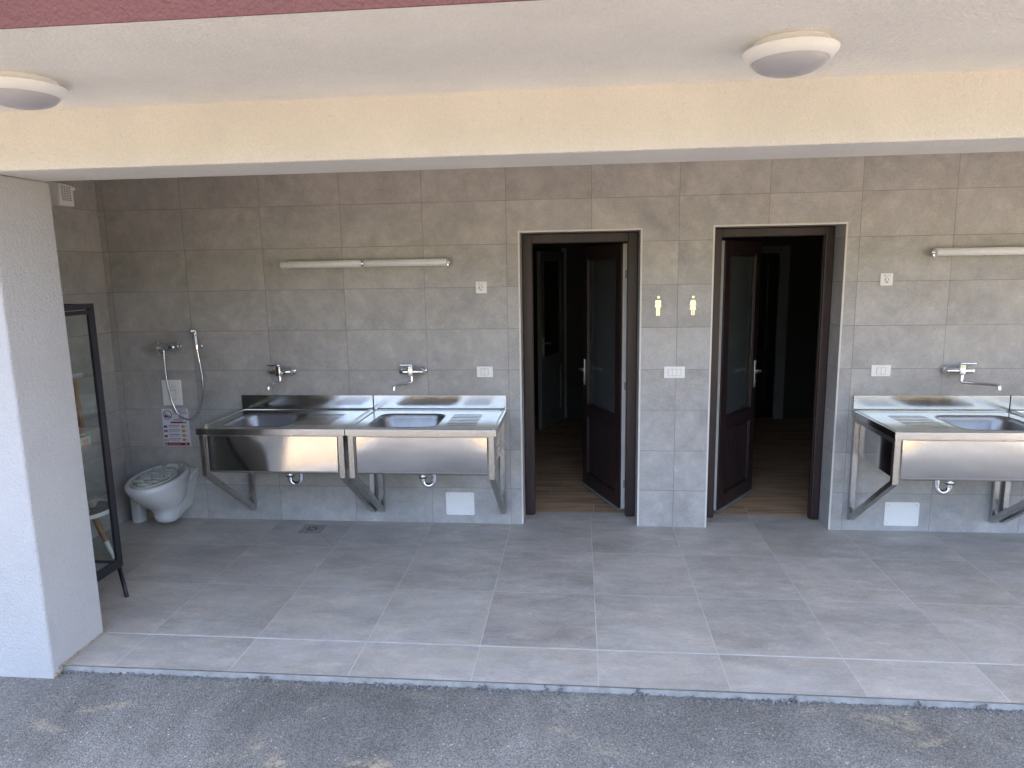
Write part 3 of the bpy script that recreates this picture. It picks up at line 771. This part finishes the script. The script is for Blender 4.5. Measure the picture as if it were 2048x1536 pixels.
# ------------------------------------------------------------------ taps
def tap(xc, zc, s, tip, label):
    """wall mixer; s=-1 lever to the left"""
    t_ = thing('wall_tap', label, 'tap', (xc, 0, zc), 'chrome wall taps above the sinks')
    b = BM()
    for dx in (-0.075, 0.075):
        b2 = BM(); lathe(b2, [(0.034, 0), (0.034, 0.004), (0.030, 0.012), (0.020, 0.018), (0.017, 0.03)], 28, Matrix.Translation((xc+dx, -0.0005, zc)) @ Matrix.Rotation(PI/2, 4, 'X')); obj('wall_flange', b2, M['chrome'], t_, smooth=50)
        tube(b, [(xc+dx, -0.025, zc), (xc+dx, -0.055, zc), (xc+dx*0.93, -0.062, zc)], [0.016, 0.016, 0.014], 14)
    tube(b, [(xc-0.088, -0.062, zc), (xc-0.080, -0.062, zc), (xc-0.05, -0.062, zc), (xc-0.03, -0.062, zc), (xc+0.03, -0.062, zc), (xc+0.05, -0.062, zc), (xc+0.080, -0.062, zc), (xc+0.088, -0.062, zc)], [0.012, 0.0185, 0.0185, 0.022, 0.022, 0.0185, 0.0185, 0.012], 18)
    box(b, xc-0.019, xc+0.019, -0.098, -0.050, zc-0.028, zc+0.048, bev=0.007, seg=3)
    obj('body', b, M['chrome'], t_, smooth=40)
    b = BM(); box(b, min(xc-s*0.016, xc+s*0.085), max(xc-s*0.016, xc+s*0.085), -0.092, -0.062, zc+0.0485, zc+0.0575, bev=0.0035, seg=2)
    obj('lever', b, M['chrome'], t_, smooth=40)
    b = BM(); r0 = Vector((xc+0.004, -0.075, zc-0.026)); r1 = Vector((xc+0.004, -0.075, zc-0.062)); tp = Vector(tip)
    d = (tp-r1); k1 = r1+Vector((0, 0, -0.012))+d.normalized()*0.015
    e1 = tp-d.normalized()*0.012+Vector((0, 0, 0.014)); 
    tube(b, [r0, r1, r1+Vector((0, 0, -0.008))+d.normalized()*0.004, k1, k1.lerp(e1, 0.5), e1, tp+Vector((0, 0, 0.010)), tp+Vector((0, 0, 0.002))], [0.014, 0.0135, 0.013, 0.0115, 0.0105, 0.0105, 0.012, 0.0125], 14)
    sp = obj('spout', b, M['chrome'], t_, smooth=50)
    b = BM(); tube(b, [tp+Vector((0, 0, 0.004)), tp+Vector((0, 0, -0.016))], 0.0135, 16); obj('aerator', b, M['chrome'], sp, smooth=40)
tap(-1.713, 1.180, -1, (-1.728, -0.235, 1.092), 'chrome wall tap with a dark shaded left flange, over the sink nearest the toilet')
tap(-0.712, 1.178, -1, (-0.802, -0.225, 1.085), 'chrome wall tap over the sink beside the left door')
tap(3.096, 1.176, 1, (3.243, -0.255, 1.092), 'chrome wall tap with its spout swung right, on the right wall')

# ------------------------------------------------------------------ toilet corner
rim_c = (-2.607, -0.292)
def eggring(b, cx, cy, ax, bf, bb, z, sl, n=48):
    out = []
    for k in range(n):
        a = 2*PI*k/n; c_, s_ = math.cos(a), math.sin(a)
        yy = s_*(bb if s_ > 0 else bf)
        xx = math.copysign(abs(c_)**0.93, c_)*ax
        out.append(b.verts.new((cx+xx, cy+yy, z+sl*yy)))
    return out
t_ = thing('toilet', 'white wall-hung disposal toilet with a green-grey grid lid, in the left corner', 'toilet', (-2.58, 0, 0.03))
b = BM(); cx, cy = rim_c
rings = []
for (ax, bf, bb, dy, z, sl) in ((0.150, 0.225, 0.215, 0.0, 0.428, 0.10), (0.166, 0.243, 0.236, 0, 0.436, 0.10), (0.178, 0.258, 0.252, 0, 0.437, 0.10), (0.188, 0.270, 0.262, 0, 0.430, 0.10), (0.191, 0.275, 0.266, 0, 0.414, 0.10), (0.186, 0.270, 0.26, 0.0, 0.392, 0.09),
                            (0.172, 0.235, 0.235, 0.012, 0.325, 0.06), (0.150, 0.185, 0.205, 0.03, 0.255, 0.03), (0.112, 0.122, 0.18, 0.05, 0.195, 0.01), (0.088, 0.096, 0.165, 0.060, 0.150, 0.0), (0.080, 0.096, 0.16, 0.055, 0.112, -0.08), (0.072, 0.090, 0.15, 0.060, 0.080, -0.12), (0.052, 0.064, 0.12, 0.065, 0.058, -0.14), (0.025, 0.034, 0.06, 0.068, 0.050, -0.14)):
    rings.append(eggring(b, cx, cy+dy, ax, bf, bb, z, sl))
inner = [eggring(b, cx, cy, a, f_, g_, z, 0.05) for a, f_, g_, z in ((0.140, 0.210, 0.20, 0.40), (0.128, 0.19, 0.185, 0.36), (0.09, 0.13, 0.13, 0.30), (0.03, 0.05, 0.05, 0.27))]
seq = inner[::-1]+rings
for A, B in zip(seq, seq[1:]):
    for k in range(48): b.faces.new((A[k], A[(k+1) % 48], B[(k+1) % 48], B[k]))
b.faces.new(seq[0]); b.faces.new(seq[-1])
bmesh.ops.recalc_face_normals(b, faces=b.faces[:])
obj('bowl', b, M['ceramic'], t_, smooth=70)
# mounting block against the wall
b = BM()
prof = [(0.160, 0.418), (0.158, 0.392), (0.112, 0.23), (0.088, 0.14), (0.068, 0.102)]
q = bmesh.new(); L0, L1 = [], []
poly = [(-x_, z_) for x_, z_ in prof]+[(x_, z_) for x_, z_ in prof[::-1]]
A = [q.verts.new((cx+p[0]*1.0, -0.003, p[1])) for p in poly]; A2 = [q.verts.new((cx+p[0], -0.028, p[1])) for p in poly]
B = [q.verts.new((cx+p[0]*0.97, -0.10, p[1]*0.93-0.006)) for p in poly]; C_ = [q.verts.new((cx+p[0]*0.90, -0.235, p[1]*0.80-0.022)) for p in poly]
for P_, Q_ in ((A, A2), (A2, B), (B, C_)):
    for k in range(len(poly)): q.faces.new((P_[k], P_[(k+1) % len(poly)], Q_[(k+1) % len(poly)], Q_[k]))
q.faces.new(A); q.faces.new(C_)
bmesh.ops.recalc_face_normals(q, faces=q.faces[:])
bmesh.ops.bevel(q, geom=q.edges[:], offset=0.008, segments=2, affect='EDGES')
merge(b, q); obj('wall_mount', b, M['ceramic'], t_, smooth=50)
# grid lid lying in the bowl
def gz(y): return 0.432+0.10*(y-cy)+0.006
b = BM(); n = 48; gcy = cy-0.038
lp = [(cx+0.134*math.cos(2*PI*k/n), gcy+0.192*math.sin(2*PI*k/n)) for k in range(n)]
tube(b, [(p[0], p[1], gz(p[1])) for p in lp+[lp[0]]], 0.0085, 10)
lp2 = [(cx+(p[0]-cx)*0.97, gcy+(p[1]-gcy)*0.97) for p in lp]
f_ = [b.verts.new((p[0], p[1], gz(p[1])-0.005)) for p in lp2]; b.faces.new(f_)
lid = obj('grid_lid', b, M['grate'], t_, smooth=60)
b = BM(); rnd = random.Random(3)
row = 0
yy = -0.155
while yy < 0.165:
    w_ = 0.124*math.sqrt(max(0.02, 1-(yy/0.188)**2))
    x_ = -w_+(0.0 if row % 2 else 0.028)
    while x_ < w_-0.02:
        x2 = min(x_+0.088, w_)
        if x2-x_ > 0.02:
            ya, yb2 = gcy+yy+rnd.uniform(-.004, .004), gcy+yy+rnd.uniform(-.004, .004)
            tube(b, [(cx+x_+0.004, ya, gz(ya)+0.001), (cx+x_+0.012, ya, gz(ya)+0.007), (cx+x2-0.012, yb2, gz(yb2)+0.007), (cx+x2-0.004, yb2, gz(yb2)+0.001)], [0.009, 0.015, 0.015, 0.009], 10)
            tube(b, [(cx+x2, yb2, gz(yb2)+0.004), (cx+x2+rnd.uniform(-.006, .006), yb2+0.048, gz(yb2+0.048)+0.002)], 0.008, 8)
        x_ += 0.098
    yy += 0.054; row += 1
obj('grid_ribs', b, M['grate'], lid, smooth=60)
for dx in (-0.062, 0.072):
    b = BM(); y0 = cy+0.185
    tube(b, [(cx+dx, y0-0.02, gz(y0)-0.004), (cx+dx, y0-0.004, gz(y0)+0.012), (cx+dx, y0+0.012, gz(y0)+0.010)], 0.009, 10)
    tube(b, [(cx+dx-0.016, y0, gz(y0)+0.014), (cx+dx+0.016, y0, gz(y0)+0.014)], 0.013, 14); obj('hinge_knob', b, M['grate'], lid, smooth=50)
b = BM(); lathe(b, [(0.054, -0.002), (0.054, 0.335), (0.050, 0.34), (0.048, 0.30)], 36, Matrix.Translation((-2.940, -0.072, 0)), close=False)
o = obj('waste_pipe', b, M['ceramic'], smooth=50); o['label'] = 'short white pipe standing on the floor behind the toilet'; o['category'] = 'pipe'
x0, x1, z0, z1 = -2.688, -2.532, 0.914, 1.112
t_ = thing('flush_plate', 'white square flush plate behind the hanging hose, above the poster', 'flush plate', ((x0+x1)/2, 0, z0))
b = BM(); box(b, x0, x1, -0.010, -0.0005, z0, z1, bev=0.004); obj('cover_plate', b, M['white_plastic'], t_)
b = BM(); box(b, x0+0.049, x1-0.049, -0.0125, -0.0102, z0+0.045, z1-0.083, bev=0.001); obj('button', b, M['white_plastic'], t_)
b = BM(); box(b, x0+0.049, x1-0.049, -0.0125, -0.0102, z1-0.080, z1-0.048, bev=0.001); obj('button', b, M['white_plastic'], t_)
b = BM(); box(b, x0+0.047, x1-0.047, -0.0107, -0.0101, z0+0.043, z1-0.046); obj('button_gap', b, M['grey_plastic'], t_)

# poster
x0, z0, PW, PH = -2.715, 0.586, 0.2165, 0.299
t_ = thing('poster', 'white paper notice with a crossed-out circle and red footer, below the flush plate', 'poster', (x0, 0, z0))
obj('sheet', BOX(x0, x0+PW, -0.0022, -0.0004, z0, z0+PH), M['paper'], t_)
def bar(name, u0, u1, v0, v1, mat, y=-0.0027):
    return obj(name, BOX(x0+u0*PW, x0+u1*PW, y, -0.0023, z0+v0*PH, z0+v1*PH), M[mat], t_)
def ring(name, cx_, cz_, r, th, mat):
    b = BM(); tube(b, [(p[0], -0.0026, p[1]) for p in arc(cx_, cz_, r, 0, 2*PI, 24)], th, 5); return obj(name, b, M[mat], t_)
b = BM(); text_into(b, 'NO CHEMICAL', x0+0.43*PW, z0+0.925*PH, 0.027, -0.0026, width=0.50*PW); obj('heading', b, M['ink'], t_)
b = BM(); text_into(b, 'TOILET DUMPING', x0+0.43*PW, z0+0.857*PH, 0.024, -0.0026, width=0.52*PW); obj('heading', b, M['ink_red'], t_)
bar('red_strip', 0.30, 0.80, 0.618, 0.662, 'ink_red'); ft = bar('footer', 0.025, 0.955, 0.02, 0.105, 'ink_red')
ccx, ccz = x0+0.215*PW, z0+0.835*PH
b = BM()
tube(b, [(p[0], -0.0028, p[1]) for p in arc(ccx, ccz, 0.034, 0, 2*PI, 32)], 0.0024, 6)
tube(b, [(ccx-0.0245, -0.0028, ccz+0.0245), (ccx+0.0245, -0.0028, ccz-0.0245)], 0.0022, 6)
prism(b, [(ccx-0.024, ccz+0.006), (ccx-0.002, ccz-0.008), (ccx+0.012, ccz-0.022), (ccx-0.024, ccz-0.016)], -0.0030, -0.0023, 'xz')
tube(b, [(p[0], -0.0028, p[1]) for p in arc(ccx+0.016, ccz-0.011, 0.006, 0, 2*PI, 14)], 0.0018, 6)
obj('ban_symbol', b, M['ink'], t_)
for a_ in ((0.60, 0.92, 0.752, 0.764), (0.42, 0.80, 0.715, 0.725), (0.42, 0.78, 0.690, 0.698)): bar('text_line', *a_, 'ink')
bar('bin_symbol', 0.83, 0.89, 0.615, 0.655, 'ink'); bar('arrow_symbol', 0.645, 0.69, 0.785, 0.81, 'ink')
for k, zz in enumerate((0.50, 0.38, 0.26, 0.145)):
    bar('text_line', 0.21, 0.62+0.03*(k % 2), zz+0.055, zz+0.066, 'ink'); bar('text_line', 0.21, 0.63, zz+0.030, zz+0.037, 'ink_grey'); bar('text_line', 0.21, 0.58, zz+0.006, zz+0.013, 'ink_grey')
    ring('price_ring', x0+0.89*PW, z0+(zz+0.035)*PH, 0.0068, 0.0008, 'ink_grey'); bar('yellow_patch', 0.70, 0.83, zz, zz+0.068, 'ink_yellow')
bar('flag', 0.03, 0.16, 0.50, 0.555, 'ink_blue')
fl = bar('flag', 0.03, 0.16, 0.378, 0.442, 'ink_blue')
def fbar(u0, u1, v0, v1, mat, par):
    return obj('stripe', BOX(x0+u0*PW, x0+u1*PW, -0.0031, -0.0028, z0+v0*PH, z0+v1*PH), M[mat], par)
fbar(0.03, 0.16, 0.402, 0.418, 'ink_red', fl); fbar(0.085, 0.105, 0.378, 0.442, 'paper', fl)
fl = bar('flag', 0.03, 0.15, 0.235, 0.300, 'ink_red'); fbar(0.03, 0.15, 0.278, 0.300, 'ink', fl); fbar(0.03, 0.15, 0.235, 0.255, 'ink_yellow', fl)
fl = bar('flag', 0.03, 0.16, 0.14, 0.20, 'paper'); fbar(0.03, 0.07, 0.14, 0.20, 'ink_blue', fl); fbar(0.12, 0.16, 0.14, 0.20, 'ink_blue', fl)
fbar(0.07, 0.11, 0.045, 0.08, 'paper', ft); fbar(0.16, 0.62, 0.058, 0.066, 'paper', ft); fbar(0.80, 0.83, 0.035, 0.09, 'paper', ft); fbar(0.86, 0.92, 0.035, 0.045, 'paper', ft)

# shower mixer with hose
t_ = thing('shower_mixer', 'chrome lever mixer on the wall above the toilet, feeding the hose', 'tap', (-2.612, 0, 1.375))
zc = 1.372; b = BM()
for xx in (-2.692, -2.532):
    b2 = BM(); lathe(b2, [(0.036, 0), (0.036, 0.004), (0.032, 0.013), (0.022, 0.02), (0.019, 0.032)], 28, Matrix.Translation((xx, -0.0005, zc)) @ Matrix.Rotation(PI/2, 4, 'X')); obj('wall_flange', b2, M['chrome'], t_, smooth=50)
    tube(b, [(xx, -0.028, zc), (xx, -0.058, zc), (xx+0.004, -0.062, zc)], [0.018, 0.018, 0.016], 14)
tube(b, [(-2.712, -0.062, zc), (-2.705, -0.062, zc), (-2.66, -0.062, zc), (-2.56, -0.062, zc), (-2.519, -0.062, zc), (-2.512, -0.062, zc)], [0.016, 0.023, 0.026, 0.026, 0.022, 0.014], 20)
obj('body', b, M['chrome'], t_, smooth=50)
b = BM(); tube(b, [(-2.665, -0.085, zc-0.002), (-2.655, -0.11, zc-0.010), (-2.60, -0.135, zc-0.045), (-2.572, -0.145, zc-0.060)], [0.022, 0.018, 0.011, 0.010], 14); obj('lever', b, M['chrome'], t_, smooth=50)
b = BM(); tube(b, [(-2.612, -0.062, zc-0.02), (-2.612, -0.06, zc-0.05)], 0.010, 12); obj('outlet', b, M['chrome'], t_, smooth=50)
t_ = thing('hand_spray', 'chrome hand spray in its wall holder with a looping metal hose', 'hand shower', (-2.35, 0, 1.37))
hp = [(-2.612, -0.06, 1.325), (-2.615, -0.058, 1.25), (-2.617, -0.05, 1.12), (-2.604, -0.035, 0.97), (-2.575, -0.026, 0.868), (-2.520, -0.024, 0.814), (-2.452, -0.024, 0.814), (-2.393, -0.026, 0.876), (-2.358, -0.03, 0.964), (-2.338, -0.036, 1.08), (-2.337, -0.045, 1.195), (-2.343, -0.055, 1.30), (-2.347, -0.058, 1.352)]
def catmull(P, n=10):
    out = []; Q = [Vector(p) for p in P]; Q = [Q[0]*2-Q[1]]+Q+[Q[-1]*2-Q[-2]]
    for i in range(1, len(Q)-2):
        for k in range(n):
            t1 = k/n; p0, p1, p2, p3 = Q[i-1:i+3]
            out.append(0.5*((2*p1)+(p2-p0)*t1+(2*p0-5*p1+4*p2-p3)*t1**2+(3*p1-p0-3*p2+p3)*t1**3))
    return out+[Q[-2]]
b = BM(); tube(b, catmull(hp), 0.0072, 10); obj('hose', b, M['chrome'], t_, smooth=60)
b = BM(); lathe(b, [(0.026, 0), (0.026, 0.004), (0.020, 0.010), (0.014, 0.02), (0.014, 0.045)], 24, Matrix.Translation((-2.352, -0.0005, 1.372)) @ Matrix.Rotation(PI/2, 4, 'X')); tube(b, [(-2.349, -0.058, 1.355), (-2.349, -0.058, 1.388)], 0.018, 16); obj('wall_holder', b, M['chrome'], t_, smooth=50)
b = BM(); tube(b, [(-2.349, -0.058, 1.388), (-2.350, -0.058, 1.40), (-2.353, -0.060, 1.46), (-2.355, -0.062, 1.482), (-2.357, -0.068, 1.50)], [0.013, 0.015, 0.018, 0.021, 0.019], 14)
tube(b, [(-2.350, -0.066, 1.492), (-2.358, -0.080, 1.496), (-2.370, -0.096, 1.493)], [0.019, 0.019, 0.021], 14); box(b, -2.345, -2.333, -0.075, -0.055, 1.452, 1.492, bev=0.004); obj('spray_head', b, M['chrome'], t_, smooth=50)

# floor drain with the cut tile joints round it
t_ = thing('floor_drain', 'small square metal floor drain set in the tiles under the left sink', 'floor drain', (-1.49, -0.175, 0))
x0, x1, y0, y1 = -1.562, -1.418, -0.252, -0.105
b = BM(); zf = fz(y0)+0.0012
ring_prism(b, [(x0, y0), (x1, y0), (x1, y1), (x0, y1)], [(x0+0.012, y0+0.012), (x1-0.012, y0+0.012), (x1-0.012, y1-0.012), (x0+0.012, y1-0.012)], zf-0.004, zf+0.002, 'xy'); obj('frame', b, M['drain'], t_)
b = BM(); box(b, x0+0.014, x1-0.014, y0+0.014, y1-0.014, zf-0.003, zf+0.0010); gr = obj('grating', b, M['drain'], t_)
b = BM()
for k in range(8):
    a = 2*PI*k/8+0.2; Mx = Matrix.Translation(((x0+x1)/2+0.033*math.cos(a), (y0+y1)/2+0.033*math.sin(a), zf+0.0014)) @ Matrix.Rotation(a, 4, 'Z'); box(b, -0.014, 0.014, -0.0045, 0.0045, -0.0003, 0.0006, M=Mx)
obj('slots', b, M['dark'], gr)
b = BM()
def strip(p, q, w=0.004):
    p, q = Vector(p), Vector(q); d = (q-p).normalized(); nn = Vector((-d.y, d.x))*w/2
    f = b.faces.new([b.verts.new((c_.x, c_.y, fz(c_.y)+0.0015)) for c_ in (p-nn, q-nn, q+nn, p+nn)])
    if f.normal.z < 0: f.normal_flip()
for p, q in (((-1.806, -0.502), (x0-0.008, y0-0.008)), ((-1.204, -0.502), (x1+0.008, y0-0.008)), ((-1.75, -0.012), (x0-0.008, y1+0.006)), ((-1.23, -0.012), (x1+0.008, y1+0.006))): strip(p, q)
for p, q in (((x0-0.008, y0-0.008), (x1+0.008, y0-0.008)), ((x0-0.008, y1+0.006), (x1+0.008, y1+0.006)), ((x0-0.006, y0-0.006), (x0-0.006, y1+0.006)), ((x1+0.006, y0-0.006), (x1+0.006, y1+0.006))): strip(p, q, 0.012)
bmesh.ops.recalc_face_normals(b, faces=b.faces[:])
obj('grout_joint', b, M['mortar'], t_)

# extractor fan high on the side wall
t_ = thing('extractor_fan', 'white extractor fan with a slotted grille high on the side wall', 'extractor fan', (-3.06, -0.40, 2.38))
b = BM(); q = bmesh.new()
A = [q.verts.new((-3.059, y, z)) for y, z in ((-0.47, 2.384), (-0.30, 2.384), (-0.30, 2.545), (-0.47, 2.545))]; Bv = [q.verts.new((-2.985, y, z)) for y, z in ((-0.48, 2.386), (-0.335, 2.388), (-0.335, 2.525), (-0.465, 2.535))]
q.faces.new(A); q.faces.new(Bv[::-1])
for k in range(4): q.faces.new((A[k], Bv[k], Bv[(k+1) % 4], A[(k+1) % 4]))
bmesh.ops.recalc_face_normals(q, faces=q.faces[:]); bmesh.ops.bevel(q, geom=q.edges[:], offset=0.004, segments=2, affect='EDGES'); merge(b, q); obj('housing', b, M['white_plastic'], t_)
b = BM()
for i in range(9):
    for j in range(4): box(b, -2.9848, -2.9838, -0.450+j*0.024, -0.432+j*0.024, 2.424+i*0.0112, 2.430+i*0.0112)
obj('grille', b, M['grey_plastic'], t_)
b = BM(); lathe(b, [(0.011, 0), (0.011, 0.012), (0.008, 0.014)], 16, Matrix.Translation((-2.986, -0.338, 2.508)) @ Matrix.Rotation(PI/2, 4, 'Y')); obj('knob', b, M['white_plastic'], t_)

# ------------------------------------------------------------------ glass cabinet behind the pillar
cx0, cx1, cy0, cy1 = -2.96, -2.30, -1.66, -1.185; zb0, zt1 = 0.135, 1.752; p = 0.032
t_ = thing('glass_cabinet', 'black framed glass display cabinet half hidden behind the white pillar', 'cabinet', ((cx0+cx1)/2, (cy0+cy1)/2, -0.01))
b = BM()
for xx in (cx0, cx1-p):
    for yy in (cy0, cy1-p): box(b, xx, xx+p, yy, yy+p, zb0, zt1, bev=0.003)
for zz in (zb0, zt1-p):
    for yy in (cy0, cy1-p): box(b, cx0+p-.002, cx1-p+.002, yy+0.001, yy+p-0.001, zz+0.001, zz+p-0.001)
    for xx in (cx0, cx1-p): box(b, xx+0.001, xx+p-0.001, cy0+p-.002, cy1-p+.002, zz+0.001, zz+p-0.001)
# door stile beside the post
box(b, cx1-0.012, cx1+0.006, cy1-0.056, cy1-0.034, zb0+0.036, zt1-0.036, bev=0.002); box(b, cx1-0.012, cx1+0.006, cy0+0.01, cy1-0.057, zb0+0.036, zb0+0.060, bev=0.002); box(b, cx1-0.012, cx1+0.006, cy0+0.01, cy1-0.057, zt1-0.060, zt1-0.036, bev=0.002)
obj('frame', b, M['black'], t_)
for (fx, fy, sx, sy) in ((cx1, cy1, 1, 1), (cx0, cy1, -1, 1), (cx1, cy0, 1, -1), (cx0, cy0, -1, -1)):
    b = BM(); a0 = Vector((fx-sx*0.018, fy-sy*0.018, zb0+0.006)); a1 = Vector((fx+sx*0.045, fy+sy*0.0, fz(fy)+0.002)); 
    if sx > 0 and sy > 0: a1 = Vector((-2.207, -1.312, fz(-1.31)+0.002))
    tube(b, [a0, a1], [0.013, 0.011], 4); obj('leg', b, M['black'], t_)
b = BM(); box(b, cx0+p, cx1-p, cy0+p, cy1-p, zb0+0.012, zb0+0.026); obj('bottom_shelf', b, M['marble'], t_)
for zz in (0.62, 1.02, 1.335):
    b = BM(); box(b, cx0+p, cx1-0.014, cy0+p, cy1-p, zz, zz+0.006); obj('glass_shelf', b, M['glass'], t_)
b = BM(); box(b, cx1-0.006, cx1-0.002, cy0+p, cy1-0.056, zb0+0.06, zt1-0.06); obj('glass_pane', b, M['glass'], t_)
b = BM(); box(b, cx0+p, cx1-p, cy1-0.018, cy1-0.014, zb0+p, zt1-p); obj('glass_pane', b, M['glass'], t_)

# things on the cabinet shelves
b = BM(); Mx = Matrix.Translation((-2.425, -1.245, 1.027)) @ Matrix.Rotation(-0.05, 4, 'Y'); box(b, -0.016, 0.016, -0.012, 0.012, 0, 0.30, bev=0.003, M=Mx)
o = obj('wooden_strip', b, M['light_wood']); o['label'] = 'narrow wooden strip standing on a cabinet shelf'; o['category'] = 'wooden strip'
b = BM(); box(b, -2.47, -2.375, -1.36, -1.24, 1.3415, 1.352, bev=0.002)  # added slab, stands in for the bright glint along the glass shelf edge
o = obj('bright_shelf_edge', b, M['paper']); o['label'] = 'flat white slab added for the bright edge of the upper glass shelf'; o['category'] = 'shelf edge'
t_ = thing('souvenir_box', 'small pale green box with a salmon front on the middle glass shelf', 'box', (-2.40, -1.30, 0.93))
b = BM(); box(b, -2.435, -2.36, -1.35, -1.26, 0.934, 0.984, bev=0.002); obj('carton', b, M['teal_paper'], t_)
b = BM(); box(b, -2.418, -2.384, -1.3515, -1.3502, 0.938, 0.965); box(b, -2.3598, -2.3585, -1.33, -1.285, 0.940, 0.966); obj('front_print', b, M['red_paper'], t_)
t_['label'] = 'small pale green box with a salmon front standing inside the glass cabinet'
# move the box's shelf under it
b = BM(); box(b, cx0+p, cx1-0.014, cy0+p, cy1-p, 0.927, 0.933); obj('glass_shelf', b, M['glass'], bpy.data.objects['glass_cabinet'])

# round side table behind the cabinet
tx, ty, tz = -2.835, -0.84, 0.345
t_ = thing('side_table', 'round grey side table with a white rim and white-tipped wooden legs, behind the cabinet', 'table', (tx, ty, 0))
b = BM(); lathe(b, [(0, 0.0), (0.205, 0.0), (0.205, 0.012), (0, 0.012)], 64, Matrix.Translation((tx, ty, tz))); obj('tabletop', b, M['tabletop'], t_, smooth=40)
b = BM(); lathe(b, [(0.2055, -0.004), (0.213, -0.004), (0.213, 0.022), (0.2055, 0.022), (0.2055, -0.004)], 64, Matrix.Translation((tx, ty, tz)), close=False); obj('rim', b, M['white_plastic'], t_, smooth=40)
for k in range(3):
    a = -2.6+2*PI*k/3
    if k == 0: tp, ft = Vector((-2.745, -0.83, tz)), Vector((-2.652, -0.792, 0.002))
    else: tp, ft = Vector((tx+0.10*math.cos(a+PI), ty+0.10*math.sin(a+PI), tz)), Vector((tx+0.19*math.cos(a+PI), ty+0.19*math.sin(a+PI), 0.002))
    m_ = tp.lerp(ft, 0.62)
    b = BM(); tube(b, [tp, m_], [0.021, 0.017], 14); lg = obj('leg', b, M['light_wood'], t_, smooth=50)
    b = BM(); tube(b, [m_, ft], [0.017, 0.010], 14); obj('leg_tip', b, M['white_plastic'], lg, smooth=50)
b = BM()
for k, (m_, dz) in enumerate(((0, 0), (1, 0.016), (2, 0.030))):
    Mx = Matrix.Translation((-2.775, -0.90, tz+0.0125+dz)) @ Matrix.Rotation(0.3+0.2*k, 4, 'Z'); box(b, -0.05, 0.05, -0.035, 0.035, 0, 0.0135, bev=0.001, M=Mx, mi=m_)
o = obj('booklet_stack', b, [M['green_paper'], M['red_paper'], M['teal_paper']]); o['label'] = 'small stack of coloured booklets on the round side table'; o['category'] = 'booklets'
b = BM(); q = bmesh.new(); bmesh.ops.create_icosphere(q, subdivisions=3, radius=0.05)
for v_ in q.verts:
    v_.co.z *= 0.8; k = 1+0.16*math.sin(v_.co.x*70)*math.cos(v_.co.y*63)+0.1*math.sin(v_.co.z*90); v_.co *= k
merge(b, q, Matrix.Translation((-2.80, -0.765, tz+0.050)))
o = obj('folded_cloth', b, M['linen'], smooth=60); o['label'] = 'small pale crumpled cloth at the back of the side table'; o['category'] = 'cloth'

# pale paint mark on the asphalt
# ------------------------------------------------------------------ light
EL = math.radians(54); AZ = math.radians(12)   # sun stands behind the building, a little to the right
sdir = Vector((math.sin(AZ)*math.cos(EL), math.cos(AZ)*math.cos(EL), math.sin(EL)))
L = bpy.data.lights.new('sun', 'SUN'); L.energy = 2.1; L.angle = math.radians(0.5); L.color = (1.0, 0.94, 0.84)
so = bpy.data.objects.new('sun', L); COL.objects.link(so)
so.rotation_euler = (-sdir).to_track_quat('-Z', 'Y').to_euler(); so.location = sdir*30
w = bpy.data.worlds.new('World'); S.world = w; w.use_nodes = True
nt = w.node_tree; bg = nt.nodes['Background']
sky = nt.nodes.new('ShaderNodeTexSky'); sky.sky_type = 'NISHITA'; sky.sun_disc = False
sky.sun_elevation = EL; sky.sun_rotation = AZ; sky.air_density = 0.62; sky.dust_density = 8.0; sky.ozone_density = 1.0
nt.links.new(sky.outputs[0], bg.inputs[0]); bg.inputs[1].default_value = 0.15

# ------------------------------------------------------------------ camera
f, pt, yw, rl = 1384.0510, 1.4073203, 0.0969555, -0.0168779
R = Matrix.Rotation(yw, 4, 'Z') @ Matrix.Rotation(pt, 4, 'X') @ Matrix.Rotation(rl, 4, 'Z')
cam = bpy.data.cameras.new('camera'); co = bpy.data.objects.new('camera', cam); COL.objects.link(co)
co.matrix_world = Matrix.Translation((0.5086051, -4.9890704, 1.9034995)) @ R
cam.sensor_width = 36.0; cam.sensor_fit = 'HORIZONTAL'; cam.lens = 36.0*f/2048; cam.clip_start = 0.05; cam.clip_end = 500
S.camera = co
S.view_settings.view_transform = 'Standard'; S.view_settings.look = 'None'; S.view_settings.exposure = 3.70; S.view_settings.gamma = 1.0
S.render.engine = 'CYCLES'
S.cycles.use_denoising = True
S.cycles.max_bounces = 10; S.cycles.diffuse_bounces = 6; S.cycles.glossy_bounces = 5
S.cycles.transmission_bounces = 8; S.cycles.transparent_max_bounces = 12
S.cycles.caustics_reflective = False; S.cycles.caustics_refractive = False; S.cycles.sample_clamp_indirect = 8.0
S.render.resolution_x = 1024; S.render.resolution_y = 768
